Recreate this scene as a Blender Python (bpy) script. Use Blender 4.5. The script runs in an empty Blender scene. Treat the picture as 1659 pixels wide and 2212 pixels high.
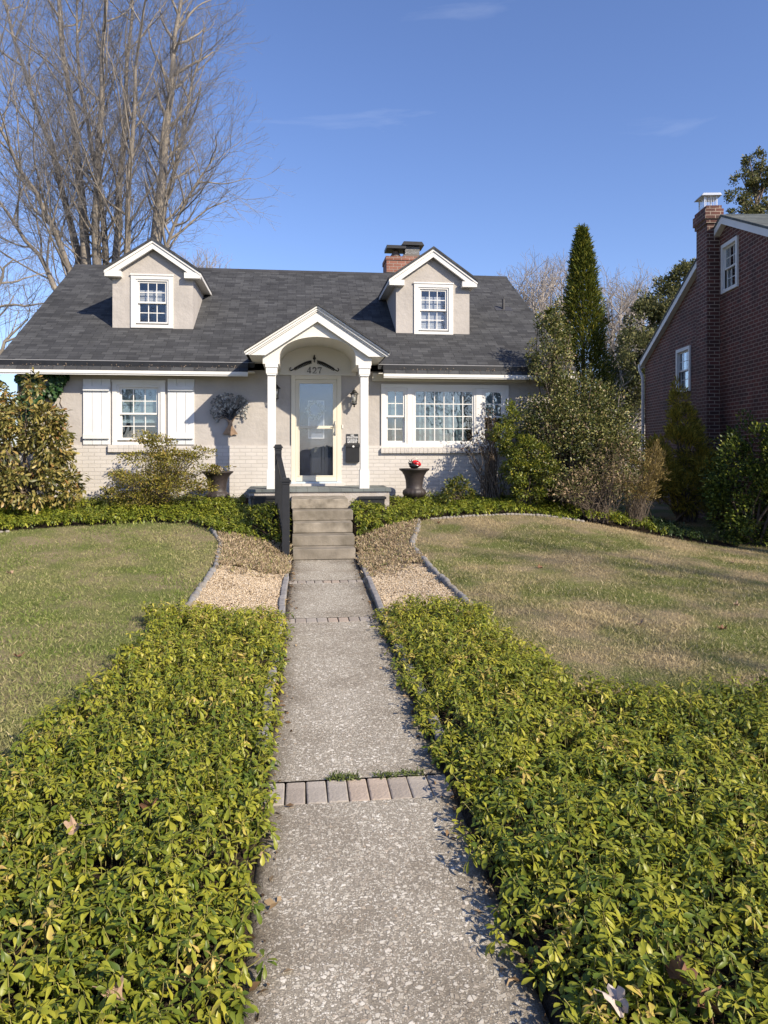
import bpy, bmesh, math, random
import numpy as np
from math import sin, cos, tan, radians, pi, sqrt, atan2
from mathutils import Vector, Matrix
random.seed(7)
RNG = np.random.default_rng(11)
S = bpy.context.scene
COL = S.collection

# ------------------------------------------------------------------ camera, sky, sun, exposure
YAW = radians(6.75)
FPX = 1598.0            # focal length in pixels of a 1659 x 2212 picture
CAMZ = 1.8
cd = bpy.data.cameras.new('camera'); cam = bpy.data.objects.new('camera', cd); COL.objects.link(cam)
cam.location = (0, 0, CAMZ); cam.rotation_euler = (pi/2, 0, -YAW)
cd.sensor_fit = 'VERTICAL'; cd.sensor_height = 36.0; cd.lens = FPX/2212*36.0
cd.shift_y = -136/2212.0
cd.clip_start = 0.05; cd.clip_end = 3000
S.camera = cam

SUN_TRAVEL = Vector((-0.88, 1.0, -0.89)).normalized()
SUN_EL = math.asin(-SUN_TRAVEL.z)
SUN_AZ = atan2(-SUN_TRAVEL.x, -SUN_TRAVEL.y)      # from +Y towards +X
w = bpy.data.worlds.new('World'); S.world = w; w.use_nodes = True
wn = w.node_tree; wn.nodes.clear()
wo = wn.nodes.new('ShaderNodeOutputWorld'); wb = wn.nodes.new('ShaderNodeBackground')
sk = wn.nodes.new('ShaderNodeTexSky'); sk.sky_type = 'NISHITA'; sk.sun_disc = False
sk.sun_elevation = SUN_EL; sk.sun_rotation = SUN_AZ; sk.altitude = 60; sk.air_density = 1.0; sk.dust_density = 0.6; sk.ozone_density = 2.2
# thin cirrus: real cloud pattern fixed to sky directions
tc = wn.nodes.new('ShaderNodeTexCoord')
mp = wn.nodes.new('ShaderNodeMapping'); mp.inputs['Scale'].default_value = (2.2, 1.2, 11.0); mp.inputs['Rotation'].default_value = (0.12, 0.22, 0.3)
nz = wn.nodes.new('ShaderNodeTexNoise'); nz.inputs['Scale'].default_value = 1.6; nz.inputs['Detail'].default_value = 7; nz.inputs['Roughness'].default_value = 0.55; nz.inputs['Distortion'].default_value = 0.6
cr = wn.nodes.new('ShaderNodeValToRGB'); cr.color_ramp.elements[0].position = 0.66; cr.color_ramp.elements[1].position = 0.9
cr.color_ramp.elements[1].color = (0.13, 0.13, 0.13, 1)
mx = wn.nodes.new('ShaderNodeMix'); mx.data_type = 'RGBA'; mx.inputs['B'].default_value = (8.0, 8.2, 8.8, 1)
tint = wn.nodes.new('ShaderNodeMix'); tint.data_type = 'RGBA'; tint.blend_type = 'MULTIPLY'; tint.inputs['Factor'].default_value = 1.0
tint.inputs['B'].default_value = (0.90, 0.95, 1.22, 1)
L = wn.links.new
L(tc.outputs['Generated'], mp.inputs['Vector']); L(mp.outputs[0], nz.inputs['Vector']); L(nz.outputs['Fac'], cr.inputs['Fac'])
L(sk.outputs[0], tint.inputs['A']); L(tint.outputs['Result'], mx.inputs['A']); L(cr.outputs['Color'], mx.inputs['Factor'])
L(mx.outputs['Result'], wb.inputs['Color']); wb.inputs['Strength'].default_value = 0.105; L(wb.outputs[0], wo.inputs['Surface'])

sd = bpy.data.lights.new('sun', 'SUN'); so = bpy.data.objects.new('sun', sd); COL.objects.link(so)
sd.energy = 4.9; sd.angle = radians(0.55); sd.color = (1.0, 0.88, 0.70)
so.rotation_euler = SUN_TRAVEL.to_track_quat('-Z', 'Y').to_euler(); so.location = (20, -20, 20)
S.view_settings.view_transform = 'Standard'; S.view_settings.look = 'None'; S.view_settings.gamma = 1; S.view_settings.use_curve_mapping = False
S.view_settings.exposure = 0.62

# ------------------------------------------------------------------ measuring: a picture direction met with the plane at distance Y
def at(u, v, Y):
    a = (u-829.5)/FPX
    t = Y/(cos(YAW)-sin(YAW)*a)
    return t*(sin(YAW)+cos(YAW)*a), CAMZ+(970.0-v)/FPX*t
def atz(u, v, z):
    t = FPX*(CAMZ-z)/(v-970.0); a = (u-829.5)/FPX
    return t*(sin(YAW)+cos(YAW)*a), t*(cos(YAW)-sin(YAW)*a)

# ------------------------------------------------------------------ materials
MATS = {}
def mat(name, color, rough=0.7, var=0.0, vscale=3.0, bump=0.0, bscale=40.0, metal=0.0, spec=0.5, color2=None, detail=4.0, transl=0.0):
    if name in MATS: return MATS[name]
    m = bpy.data.materials.new(name); m.use_nodes = True; nt = m.node_tree
    p = nt.nodes['Principled BSDF']; p.inputs['Roughness'].default_value = rough; p.inputs['Metallic'].default_value = metal
    p.inputs['Specular IOR Level'].default_value = spec
    c = (*color, 1)
    p.inputs['Base Color'].default_value = c
    t = nt.nodes.new('ShaderNodeTexCoord')
    if var > 0 or color2:
        n = nt.nodes.new('ShaderNodeTexNoise'); n.inputs['Scale'].default_value = vscale; n.inputs['Detail'].default_value = detail
        nt.links.new(t.outputs['Object'], n.inputs['Vector'])
        r = nt.nodes.new('ShaderNodeValToRGB'); r.color_ramp.elements[0].position = 0.3; r.color_ramp.elements[1].position = 0.7
        c2 = color2 if color2 else tuple(x*(1-var) for x in color)
        c1 = color if color2 else tuple(min(1, x*(1+var)) for x in color)
        r.color_ramp.elements[0].color = (*c2, 1); r.color_ramp.elements[1].color = (*c1, 1)
        nt.links.new(n.outputs['Fac'], r.inputs['Fac']); nt.links.new(r.outputs['Color'], p.inputs['Base Color'])
    if bump > 0:
        b = nt.nodes.new('ShaderNodeBump'); n2 = nt.nodes.new('ShaderNodeTexNoise'); n2.inputs['Scale'].default_value = bscale; n2.inputs['Detail'].default_value = 5
        nt.links.new(t.outputs['Object'], n2.inputs['Vector']); nt.links.new(n2.outputs['Fac'], b.inputs['Height'])
        b.inputs['Strength'].default_value = bump; b.inputs['Distance'].default_value = 0.02
        nt.links.new(b.outputs['Normal'], p.inputs['Normal'])
    MATS[name] = m
    return m

def leafmat(name, stops, rough=0.45, transl=0.3, spec=0.4, patch=None, pscale=1.0, tcol=None):
    """colour by the per-leaf value 'rnd'; patch: (colour, amount) mixed in by position"""
    if name in MATS: return MATS[name]
    m = bpy.data.materials.new(name); m.use_nodes = True; nt = m.node_tree
    p = nt.nodes['Principled BSDF']; p.inputs['Roughness'].default_value = rough; p.inputs['Specular IOR Level'].default_value = spec
    a = nt.nodes.new('ShaderNodeAttribute'); a.attribute_name = 'rnd'
    r = nt.nodes.new('ShaderNodeValToRGB'); e = r.color_ramp.elements
    while len(e) < len(stops): e.new(0.5)
    for i, (pos, c) in enumerate(stops): e[i].position = pos; e[i].color = (*c, 1)
    nt.links.new(a.outputs['Fac'], r.inputs['Fac'])
    col = r.outputs['Color']
    if patch:
        g = nt.nodes.new('ShaderNodeNewGeometry'); n = nt.nodes.new('ShaderNodeTexNoise'); n.inputs['Scale'].default_value = pscale; n.inputs['Detail'].default_value = 5
        nt.links.new(g.outputs['Position'], n.inputs['Vector'])
        rr = nt.nodes.new('ShaderNodeValToRGB'); rr.color_ramp.elements[0].position = 0.42; rr.color_ramp.elements[1].position = 0.62
        rr.color_ramp.elements[1].color = (patch[1],)*3+(1,)
        nt.links.new(n.outputs['Fac'], rr.inputs['Fac'])
        k = nt.nodes.new('ShaderNodeMix'); k.data_type = 'RGBA'; k.inputs['B'].default_value = (*patch[0], 1)
        nt.links.new(rr.outputs['Color'], k.inputs['Factor']); nt.links.new(col, k.inputs['A']); col = k.outputs['Result']
    nt.links.new(col, p.inputs['Base Color'])
    if transl > 0:
        tr = nt.nodes.new('ShaderNodeBsdfTranslucent'); ms = nt.nodes.new('ShaderNodeMixShader'); ms.inputs['Fac'].default_value = transl
        out = nt.nodes['Material Output']
        nt.links.new(col, tr.inputs['Color'])
        nt.links.new(p.outputs[0], ms.inputs[1]); nt.links.new(tr.outputs[0], ms.inputs[2]); nt.links.new(ms.outputs[0], out.inputs['Surface'])
    MATS[name] = m
    return m

def brickmat(name, c1, c2, mortar, bw, bh, ms, axes='xz', bump=0.4, offset=0.5, rough=0.8, var=0.25, stain=None, slope=1.0, freq=2):
    if name in MATS: return MATS[name]
    m = bpy.data.materials.new(name); m.use_nodes = True; nt = m.node_tree; N = nt.nodes.new; Lk = nt.links.new
    p = nt.nodes['Principled BSDF']; p.inputs['Roughness'].default_value = rough
    t = N('ShaderNodeTexCoord'); sp = N('ShaderNodeSeparateXYZ'); cb = N('ShaderNodeCombineXYZ')
    Lk(t.outputs['Object'], sp.inputs[0])
    Lk(sp.outputs['XYZ'.index(axes[0].upper())], cb.inputs[0])
    if axes[0] == 's':
        pass
    mm = N('ShaderNodeMath'); mm.operation = 'MULTIPLY'; mm.inputs[1].default_value = slope
    Lk(sp.outputs['XYZ'.index(axes[1].upper())], mm.inputs[0]); Lk(mm.outputs[0], cb.inputs[1])
    b = N('ShaderNodeTexBrick'); b.inputs['Scale'].default_value = 1.0; b.inputs['Brick Width'].default_value = bw; b.inputs['Row Height'].default_value = bh
    b.inputs['Mortar Size'].default_value = ms; b.inputs['Mortar Smooth'].default_value = 0.2; b.offset = offset; b.offset_frequency = freq
    b.inputs['Color1'].default_value = (*c1, 1); b.inputs['Color2'].default_value = (*c2, 1); b.inputs['Mortar'].default_value = (*mortar, 1)
    # slight wobble so courses are not ruler straight
    nw = N('ShaderNodeTexNoise'); nw.inputs['Scale'].default_value = 7; Lk(cb.outputs[0], nw.inputs['Vector'])
    vm = N('ShaderNodeVectorMath'); vm.operation = 'MULTIPLY_ADD'; vm.inputs[1].default_value = (0.012,)*3; Lk(nw.outputs['Color'], vm.inputs[0]); Lk(cb.outputs[0], vm.inputs[2])
    Lk(vm.outputs[0], b.inputs['Vector'])
    n = N('ShaderNodeTexNoise'); n.inputs['Scale'].default_value = 2.5; n.inputs['Detail'].default_value = 6; Lk(t.outputs['Object'], n.inputs['Vector'])
    r = N('ShaderNodeMapRange'); r.inputs['From Min'].default_value = 0.3; r.inputs['From Max'].default_value = 0.7; r.inputs['To Min'].default_value = 1-var; r.inputs['To Max'].default_value = 1+var
    Lk(n.outputs['Fac'], r.inputs['Value'])
    mu = N('ShaderNodeMix'); mu.data_type = 'RGBA'; mu.blend_type = 'MULTIPLY'; mu.inputs['Factor'].default_value = 1
    Lk(b.outputs['Color'], mu.inputs['A']); Lk(r.outputs[0], mu.inputs['B'])
    Lk(mu.outputs['Result'], p.inputs['Base Color'])
    bp = N('ShaderNodeBump'); bp.inputs['Strength'].default_value = bump; bp.inputs['Distance'].default_value = 0.01; bp.invert = True
    n3 = N('ShaderNodeTexNoise'); n3.inputs['Scale'].default_value = 90; Lk(t.outputs['Object'], n3.inputs['Vector'])
    ad = N('ShaderNodeMath'); ad.operation = 'MULTIPLY_ADD'; ad.inputs[1].default_value = 0.3; Lk(n3.outputs['Fac'], ad.inputs[0]); Lk(b.outputs['Fac'], ad.inputs[2])
    Lk(ad.outputs[0], bp.inputs['Height']); Lk(bp.outputs[0], p.inputs['Normal'])
    MATS[name] = m
    return m

def glassmat(name='window_glass', refl=0.14, tint=(0.75, 0.82, 0.85)):
    m = bpy.data.materials.new(name); m.use_nodes = True; nt = m.node_tree; nt.nodes.remove(nt.nodes['Principled BSDF'])
    g = nt.nodes.new('ShaderNodeBsdfGlossy'); g.inputs['Roughness'].default_value = 0.01; g.inputs['Color'].default_value = (0.95, 0.97, 1, 1)
    t = nt.nodes.new('ShaderNodeBsdfTransparent'); t.inputs['Color'].default_value = (*tint, 1)
    x = nt.nodes.new('ShaderNodeMixShader'); f = nt.nodes.new('ShaderNodeLayerWeight'); f.inputs['Blend'].default_value = 0.45
    r = nt.nodes.new('ShaderNodeMapRange'); r.inputs['To Min'].default_value = refl; r.inputs['To Max'].default_value = 0.95
    pw = nt.nodes.new('ShaderNodeMath'); pw.operation = 'POWER'; pw.inputs[1].default_value = 3.0; f.inputs['Blend'].default_value = 0.5
    nt.links.new(f.outputs['Facing'], pw.inputs[0]); nt.links.new(pw.outputs[0], r.inputs['Value']); nt.links.new(r.outputs[0], x.inputs['Fac'])
    # old panes are never quite flat
    tcn = nt.nodes.new('ShaderNodeTexCoord'); n = nt.nodes.new('ShaderNodeTexNoise'); n.inputs['Scale'].default_value = 2.5
    b = nt.nodes.new('ShaderNodeBump'); b.inputs['Strength'].default_value = 0.12; b.inputs['Distance'].default_value = 0.02
    nt.links.new(tcn.outputs['Object'], n.inputs['Vector']); nt.links.new(n.outputs['Fac'], b.inputs['Height']); nt.links.new(b.outputs[0], g.inputs['Normal'])
    nt.links.new(t.outputs[0], x.inputs[1]); nt.links.new(g.outputs[0], x.inputs[2]); nt.links.new(x.outputs[0], nt.nodes['Material Output'].inputs['Surface'])
    MATS[name] = m
    return m

# ------------------------------------------------------------------ objects
OFF = {}
def tag(o, label=None, cat=None, group=None, kind=None):
    if label: o['label'] = label
    if cat: o['category'] = cat
    if group: o['group'] = group
    if kind: o['kind'] = kind
    return o
def thing(name, loc, label, cat, group=None, rz=0.0):
    o = bpy.data.objects.new(name, None); COL.objects.link(o); o.location = loc; o.rotation_euler[2] = rz
    o.empty_display_size = 0.2; OFF[o.name] = Vector(loc) if rz == 0 else Vector((0, 0, 0))
    return tag(o, label, cat, group)

class MB:
    def __init__(s): s.v = []; s.f = []
    def add(s, vs, fs):
        n = len(s.v); s.v += [tuple(p) for p in vs]; s.f += [tuple(i+n for i in f) for f in fs]; return s
    def box(s, x0, x1, y0, y1, z0, z1):
        x0, x1 = min(x0, x1), max(x0, x1); y0, y1 = min(y0, y1), max(y0, y1); z0, z1 = min(z0, z1), max(z0, z1)
        return s.add([(x0,y0,z0),(x1,y0,z0),(x1,y1,z0),(x0,y1,z0),(x0,y0,z1),(x1,y0,z1),(x1,y1,z1),(x0,y1,z1)],
                     [(0,3,2,1),(4,5,6,7),(0,1,5,4),(1,2,6,5),(2,3,7,6),(3,0,4,7)])
    def prism(s, poly, a0, a1, axis='y'):
        """polygon in the plane across axis, extruded from a0 to a1; axis y: points are (x,z), x: (y,z), z: (x,y)"""
        n = len(poly)
        def P(p, a): return {'y': (p[0], a, p[1]), 'x': (a, p[0], p[1]), 'z': (p[0], p[1], a)}[axis]
        vs = [P(p, a0) for p in poly]+[P(p, a1) for p in poly]
        fs = [tuple(range(n)), tuple(reversed(range(n, 2*n)))]+[(i, i+n, (i+1) % n+n, (i+1) % n) for i in range(n)]
        return s.add(vs, fs)
    def tube(s, pts, rad, k=8, cap=True):
        pts = [Vector(p) for p in pts]; n = len(pts)
        if not isinstance(rad, (list, tuple)): rad = [rad]*n
        vs = []; fs = []
        for i, p in enumerate(pts):
            d = (pts[min(i+1, n-1)]-pts[max(i-1, 0)]).normalized()
            a = d.orthogonal().normalized() if abs(d.z) > 0.9 else d.cross(Vector((0, 0, 1))).normalized()
            if i and a.dot(pa) < 0: a = -a
            pa = a; b = d.cross(a)
            for j in range(k):
                t = 2*pi*j/k; vs.append(p+(a*cos(t)+b*sin(t))*rad[i])
        for i in range(n-1):
            for j in range(k): fs.append((i*k+j, i*k+(j+1) % k, (i+1)*k+(j+1) % k, (i+1)*k+j))
        if cap: fs += [tuple(reversed(range(k))), tuple(range((n-1)*k, n*k))]
        return s.add(vs, fs)
    def lathe(s, prof, c=(0, 0, 0), k=32, flute=None):
        vs = []; fs = []; n = len(prof)
        for i, (r, z) in enumerate(prof):
            for j in range(k):
                t = 2*pi*j/k; rr = r*(1+(flute(i, t) if flute else 0)); vs.append((c[0]+rr*cos(t), c[1]+rr*sin(t), c[2]+z))
        for i in range(n-1):
            for j in range(k): fs.append((i*k+j, i*k+(j+1) % k, (i+1)*k+(j+1) % k, (i+1)*k+j))
        fs += [tuple(reversed(range(k))), tuple(range((n-1)*k, n*k))]
        return s.add(vs, fs)
    def build(s, name, m, parent=None, smooth=False, bevel=0.0, loc=None, label=None):
        me = bpy.data.meshes.new(name); off = Vector((0, 0, 0))
        if parent is not None: off = OFF.get(parent.name, Vector((0, 0, 0)))
        elif loc is not None: off = Vector(loc)
        me.from_pydata([(p[0]-off.x, p[1]-off.y, p[2]-off.z) for p in s.v], [], s.f); me.update()
        bm = bmesh.new(); bm.from_mesh(me); bmesh.ops.recalc_face_normals(bm, faces=bm.faces); bm.to_mesh(me); bm.free()
        if smooth: me.polygons.foreach_set('use_smooth', [True]*len(me.polygons))
        o = bpy.data.objects.new(name, me); COL.objects.link(o); me.materials.append(m)
        OFF[o.name] = off
        if parent is not None: o.parent = parent
        elif loc is not None: o.location = loc
        if smooth == 'auto':
            es = o.modifiers.new('split', 'EDGE_SPLIT'); es.split_angle = radians(40)
        if bevel: b = o.modifiers.new('bevel', 'BEVEL'); b.width = bevel; b.segments = 2; b.limit_method = 'ANGLE'; b.angle_limit = radians(50)
        if label: o['label'] = label
        return o

def mesh_np(name, V, F, m, parent=None, rnd=None, smooth=False, loc=None):
    off = np.zeros(3)
    if parent is not None: off = np.array(OFF.get(parent.name, (0, 0, 0)))
    elif loc is not None: off = np.array(loc)
    me = bpy.data.meshes.new(name); V = np.asarray(V, dtype=np.float32)-off.astype(np.float32); F = np.asarray(F, dtype=np.int32); k = F.shape[1]
    me.vertices.add(len(V)); me.vertices.foreach_set('co', V.ravel())
    me.loops.add(F.size); me.loops.foreach_set('vertex_index', F.ravel())
    me.polygons.add(len(F)); me.polygons.foreach_set('loop_start', np.arange(0, F.size, k, dtype=np.int32)); 
    if smooth: me.polygons.foreach_set('use_smooth', np.ones(len(F), dtype=bool))
    me.update(calc_edges=True)
    if rnd is not None:
        at_ = me.attributes.new('rnd', 'FLOAT', 'POINT'); at_.data.foreach_set('value', np.asarray(rnd, dtype=np.float32))
    o = bpy.data.objects.new(name, me); COL.objects.link(o); me.materials.append(m); OFF[o.name] = Vector(off)
    if parent is not None: o.parent = parent
    elif loc is not None: o.location = loc
    return o

# ------------------------------------------------------------------ leaves and branches (arrays)
def proto_leaf(stations, widths, droop=0.25, fold=0.25):
    V = []; F = []
    for s_, w_ in zip(stations, widths):
        z = -droop*s_*s_
        V += [(s_, -w_, z+fold*w_), (s_, 0, z), (s_, w_, z+fold*w_)]
    for i in range(len(stations)-1):
        a = 3*i; F += [(a, a+3, a+4, a+1), (a+1, a+4, a+5, a+2)]
    return np.array(V), np.array(F)
LEAF_FINE = proto_leaf([0, .3, .55, .74, .84, .93, 1], [.03, .10, .175, .205, .16, .12, .02], .32, .35)
LEAF_MID = proto_leaf([0, .45, .78, 1], [.03, .16, .19, .03], .30, .3)
LEAF_MINI = (np.array([(0, 0, 0), (.5, -.24, .03), (1, 0, -.05), (.5, .24, .03)]), np.array([(0, 1, 2, 3)]))
LEAF_OVAL = proto_leaf([0, .5, 1], [.04, .3, .03], .15, .2)
LEAF_LONG = (np.array([(0, -.03, 0), (0, .03, 0), (.6, .10, -.06), (.6, -.10, -.06), (1, 0, -.22), (1, 0.01, -.22)]), np.array([(0, 1, 2, 3), (3, 2, 5, 4)]))
BLADE = (np.array([(0, -.04, 0), (0, .04, 0), (.6, .03, 0.05), (.6, -.03, 0.05), (1, .004, .2), (1, -.004, .2)]), np.array([(0, 1, 2, 3), (3, 2, 4, 5)]))

def nrm(a): return a/np.maximum(np.linalg.norm(a, axis=1, keepdims=True), 1e-9)
def leaves(base, axis, up, length, proto, rnd=None, wscale=1.0):
    PV, PF = proto; n = len(base); A = nrm(axis); Sd = nrm(np.cross(up, A)); N = np.cross(A, Sd)
    Lh = np.broadcast_to(np.asarray(length, float), (n,)); ws = np.broadcast_to(np.asarray(wscale, float), (n,))
    V = base[:, None, :]+Lh[:, None, None]*(PV[None, :, 0:1]*A[:, None, :]+PV[None, :, 1:2]*Sd[:, None, :]*ws[:, None, None]+PV[None, :, 2:3]*N[:, None, :])
    k = len(PV); F = (PF[None]+(np.arange(n)*k)[:, None, None]).reshape(-1, PF.shape[1])
    r = np.repeat(RNG.random(n) if rnd is None else rnd, k)
    return V.reshape(-1, 3), F, r
def merge(parts):
    Vs, Fs, Rs = [], [], []; n = 0
    for V, F, R in parts:
        Vs.append(V); Fs.append(F+n); Rs.append(R); n += len(V)
    return np.concatenate(Vs), np.concatenate(Fs), np.concatenate(Rs)
def rdir(n, bias=(0, 0, 0), amt=1.0):
    return nrm(nrm(RNG.normal(size=(n, 3)))*amt+np.array(bias))

def polytubes(lines, k=4):
    """lines: list of (pts Nx3, radii N); all merged into one quad mesh"""
    Vs, Fs = [], []; n0 = 0
    ang = np.arange(k)*2*pi/k
    bylen = {}
    for p, r in lines: bylen.setdefault(len(p), []).append((p, r))
    for m_, lst in bylen.items():
        P = np.array([q[0] for q in lst]); R = np.array([q[1] for q in lst]); n = len(lst)
        T = np.empty_like(P); T[:, 1:-1] = P[:, 2:]-P[:, :-2]; T[:, 0] = P[:, 1]-P[:, 0]; T[:, -1] = P[:, -1]-P[:, -2]
        T /= np.maximum(np.linalg.norm(T, axis=2, keepdims=True), 1e-9)
        ref = np.array([0.31, 0.95, 0.05]); A = np.cross(T, ref); A /= np.maximum(np.linalg.norm(A, axis=2, keepdims=True), 1e-9); B = np.cross(T, A)
        V = P[:, :, None, :]+R[:, :, None, None]*(A[:, :, None, :]*np.cos(ang)[None, None, :, None]+B[:, :, None, :]*np.sin(ang)[None, None, :, None])
        i = np.arange(m_-1)[:, None]*k; j = np.arange(k)[None]; j2 = (j+1) % k
        q = np.stack([i+j, i+j2, i+k+j2, i+k+j], -1).reshape(-1, 4)
        F = (q[None]+(np.arange(n)*m_*k)[:, None, None]).reshape(-1, 4)+n0
        Vs.append(V.reshape(-1, 3)); Fs.append(F); n0 += n*m_*k
    return np.concatenate(Vs), np.concatenate(Fs)

def grow(p0, d0, length, r0, r1, n, wob, up, rg):
    pts = [np.array(p0, float)]; d = np.array(d0, float); d /= np.linalg.norm(d)
    for i in range(n):
        d = d+rg.normal(size=3)*wob+np.array([0, 0, up]); d /= np.linalg.norm(d)
        pts.append(pts[-1]+d*length/n)
    return np.array(pts), np.linspace(r0, r1, n+1)

def bare_tree(stems, spec, seed):
    """stems: list of (pts, radii). spec: per level dict(n, len, ang, up, wob, r, seg, t0)."""
    rg = np.random.default_rng(seed); levels = [stems]
    cur = stems
    for sp in spec:
        nxt = []
        for pts, rad in cur:
            m_ = len(pts)-1
            tot = np.linalg.norm(np.diff(pts, axis=0), axis=1).sum()
            nb = max(1, int(round(sp['n']*(tot/sp.get('ref', tot)))))
            ph = rg.random()*6.28
            for b in range(nb):
                t = sp['t0']+(1-sp['t0'])*((b+rg.random())/nb); x = t*m_; i = min(int(x), m_-1); fr = x-i
                p = pts[i]*(1-fr)+pts[i+1]*fr; d = pts[i+1]-pts[i]; d = d/np.linalg.norm(d); r = rad[i]*(1-fr)+rad[i+1]*fr
                ph += 2.4+rg.normal()*0.5
                a = np.cross(d, [0.3, 0.9, 0.1]); a /= np.linalg.norm(a); c = np.cross(d, a)
                side = a*cos(ph)+c*sin(ph); an = radians(sp['ang'])*(0.7+0.6*rg.random())
                dd = d*cos(an)+side*sin(an)
                ln = sp['len']*(1.15-0.75*t*sp.get('taper', 1))*(0.65+0.7*rg.random())
                r0 = min(r*0.75, sp['r'])*(0.7+0.5*rg.random())
                nxt.append(grow(p, dd, ln, r0, max(r0*0.35, sp.get('rmin', 0.003)), sp['seg'], sp['wob'], sp['up'], rg))
        levels.append(nxt); cur = nxt
    return levels

ORD = ['first', 'second', 'third', 'fourth', 'fifth', 'sixth', 'seventh', 'eighth', 'ninth', 'tenth', 'eleventh', 'twelfth', 'thirteenth', 'fourteenth', 'fifteenth', 'sixteenth', 'seventeenth', 'eighteenth', 'nineteenth', 'twentieth']
TENS = {2: 'twenty', 3: 'thirty', 4: 'forty', 5: 'fifty', 6: 'sixty'}
def ordn(i):
    if i < 20: return ORD[i]
    n = i+1; t, o = divmod(n, 10)
    return (TENS[t][:-1]+'ieth') if o == 0 else TENS[t]+' '+ORD[o-1]

# ------------------------------------------------------------------ shared materials
M_white = mat('white_paint', (.67, .66, .635), .5, var=.05, vscale=2.5, bump=.05, bscale=30)
M_wood_white = mat('shutter_paint', (.64, .65, .655), .5, var=.04, vscale=4, bump=.08, bscale=25)
M_soffit = mat('soffit_paint', (.66, .63, .56), .6, var=.05, vscale=2)
M_cream = mat('cream_paint', (.66, .61, .49), .45, var=.03, vscale=2)
M_port = mat('portico_paint', (.66, .64, .59), .55, var=.04, vscale=1.2, bump=.04)
M_black = mat('black_metal', (.012, .012, .013), .45, var=.3, vscale=8)
M_rail = mat('rail_paint', (.014, .015, .018), .5, var=.2, vscale=6, bump=.05)
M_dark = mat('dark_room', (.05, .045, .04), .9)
M_glass = glassmat()
M_stucco = mat('taupe_stucco', (.40, .372, .345), .9, var=.10, vscale=2.2, bump=.5, bscale=12, detail=8)
M_urn = mat('bronze_resin', (.034, .026, .025), .55, var=.35, vscale=9, bump=.15, bscale=60)
# ------------------------------------------------------------------ ground shape
def sm(t): t = np.clip(t, 0, 1); return t*t*(3-2*t)
def pcx(y): return .27+.0126*np.asarray(y, float)
HW = .482
def pz(y): return .012*np.asarray(y, float)
def gz(x, y):
    x = np.asarray(x, float); y = np.asarray(y, float)
    Lw = np.interp(y, [-30, 0, 4, 6, 8, 10, 11, 12.4, 13.5, 14.4, 60], [0, 0, .05, .11, .20, .33, .43, .61, .78, .85, .85])
    Lw = Lw+.018*np.sin(x*1.3+y*.7)*np.clip((y-4)/4, 0, 1)
    fr = 1-sm((x-3.6)/4.6); far = np.interp(y, [0, 5, 11.5, 14, 18, 60], [0, .03, .06, .18, .34, .5]); Lw = far+(Lw-far)*fr
    e = np.abs(x-pcx(y))-HW
    near = pz(y)+.03+np.interp(y, [11.05, 12.9], [0, .70])
    k = sm(e/1.15)*(1-sm((y-12.6)/.6))+sm((y-12.6)/.6)
    z = near+(Lw-near)*k
    inside = (e < 0.0) & (y < 11.1)
    z = np.where(inside, pz(y)-.06, z)
    z = np.where((e < 0) & (y >= 11.1) & (y < 13.3), .0, z)
    return z
def fronty(x):       # front edge of the planting bed along the house
    return np.interp(x, [-8, -6, -4.5, -3.5, -2.4, -1.6, -1.15, -.1, .9, 1.9, 2.3, 3, 4.4, 5.4, 6.3, 7.2, 8.0], [11.0, 11.3, 11.8, 12.25, 12.45, 12.2, 11.5, 11.45, 11.6, 12.2, 12.5, 12.6, 12.65, 12.5, 12.25, 11.9, 11.9])
def leftx(y): return np.interp(y, [3.6, 3.9, 4.2, 5, 5.6, 6.4, 7.2, 7.45], [-9, -2.3, -1.66, -1.42, -1.30, -1.33, -1.42, -1.2])
def rightx(y): return np.interp(y, [4.2, 4.55, 4.8, 5.1, 5.9, 7.1, 7.5], [12, 5.0, 2.3, 1.88, 1.87, 1.75, 1.5])
def wob(x, y): return .09*np.sin(3.1*x+1.7*y)+.07*np.sin(5.3*y-2.2*x+1)
def zone(x, y):
    """0 lawn, 1 pachysandra soil, 2 gravel, 3 dry slope, 4 house bed, 5 path"""
    x = np.asarray(x, float); y = np.asarray(y, float)
    e = np.abs(x-pcx(y))-HW; z = np.zeros(x.shape, int); wb_ = wob(x, y)
    L_ = (x < pcx(y)) & (x > leftx(y)+wb_*.6) & (y < 7.45+wb_*.5); R_ = (x > pcx(y)) & (x < rightx(y)+wb_*.6) & (y < 7.5+wb_*.5)
    bl = np.interp(y, [7.4, 9.7, 11, 12.2], [-1.12, -1.03, -1.09, -1.3]); br = np.interp(y, [7.4, 10.9, 11.8, 12.4], [1.76, 1.70, 1.95, 2.05])
    st = (x > bl) & (x < br) & (y > 7) & (y < 12.6)
    z = np.where(st & (y < 9.8+wb_*2.5), 2, z); z = np.where(st & (y >= 9.8+wb_*2.5), 3, z)
    z = np.where(L_ | R_, 1, z)
    z = np.where((y > fronty(x)) & (y < 14.6) & (x > -8) & (x < 7.6), 4, z)
    z = np.where((e < 0) & (y < 11.2), 5, z)
    return z
xs = np.concatenate([[-1500, -600, -200, -80, -40, -25, -16], np.arange(-12, -2, .12), np.arange(-2, 3, .06), np.arange(3, 13, .12), [13.5, 16, 25, 40, 80, 200, 600, 1500]])
ys = np.concatenate([[-1500, -400, -100, -30, -12, -6, -3], np.arange(-2, 5, .12), np.arange(5, 15, .07), [15.5, 17, 19, 22, 30, 50, 100, 300, 1500]])
GX, GY = np.meshgrid(xs, ys, indexing='ij'); GZ = gz(GX, GY)
GZ = GZ+np.where(zone(GX, GY) == 0, .012*np.sin(GX*5.1+np.sin(GY*3.3)*1.4)*np.sin(GY*4.3), 0)
nx, ny = GX.shape
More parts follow.
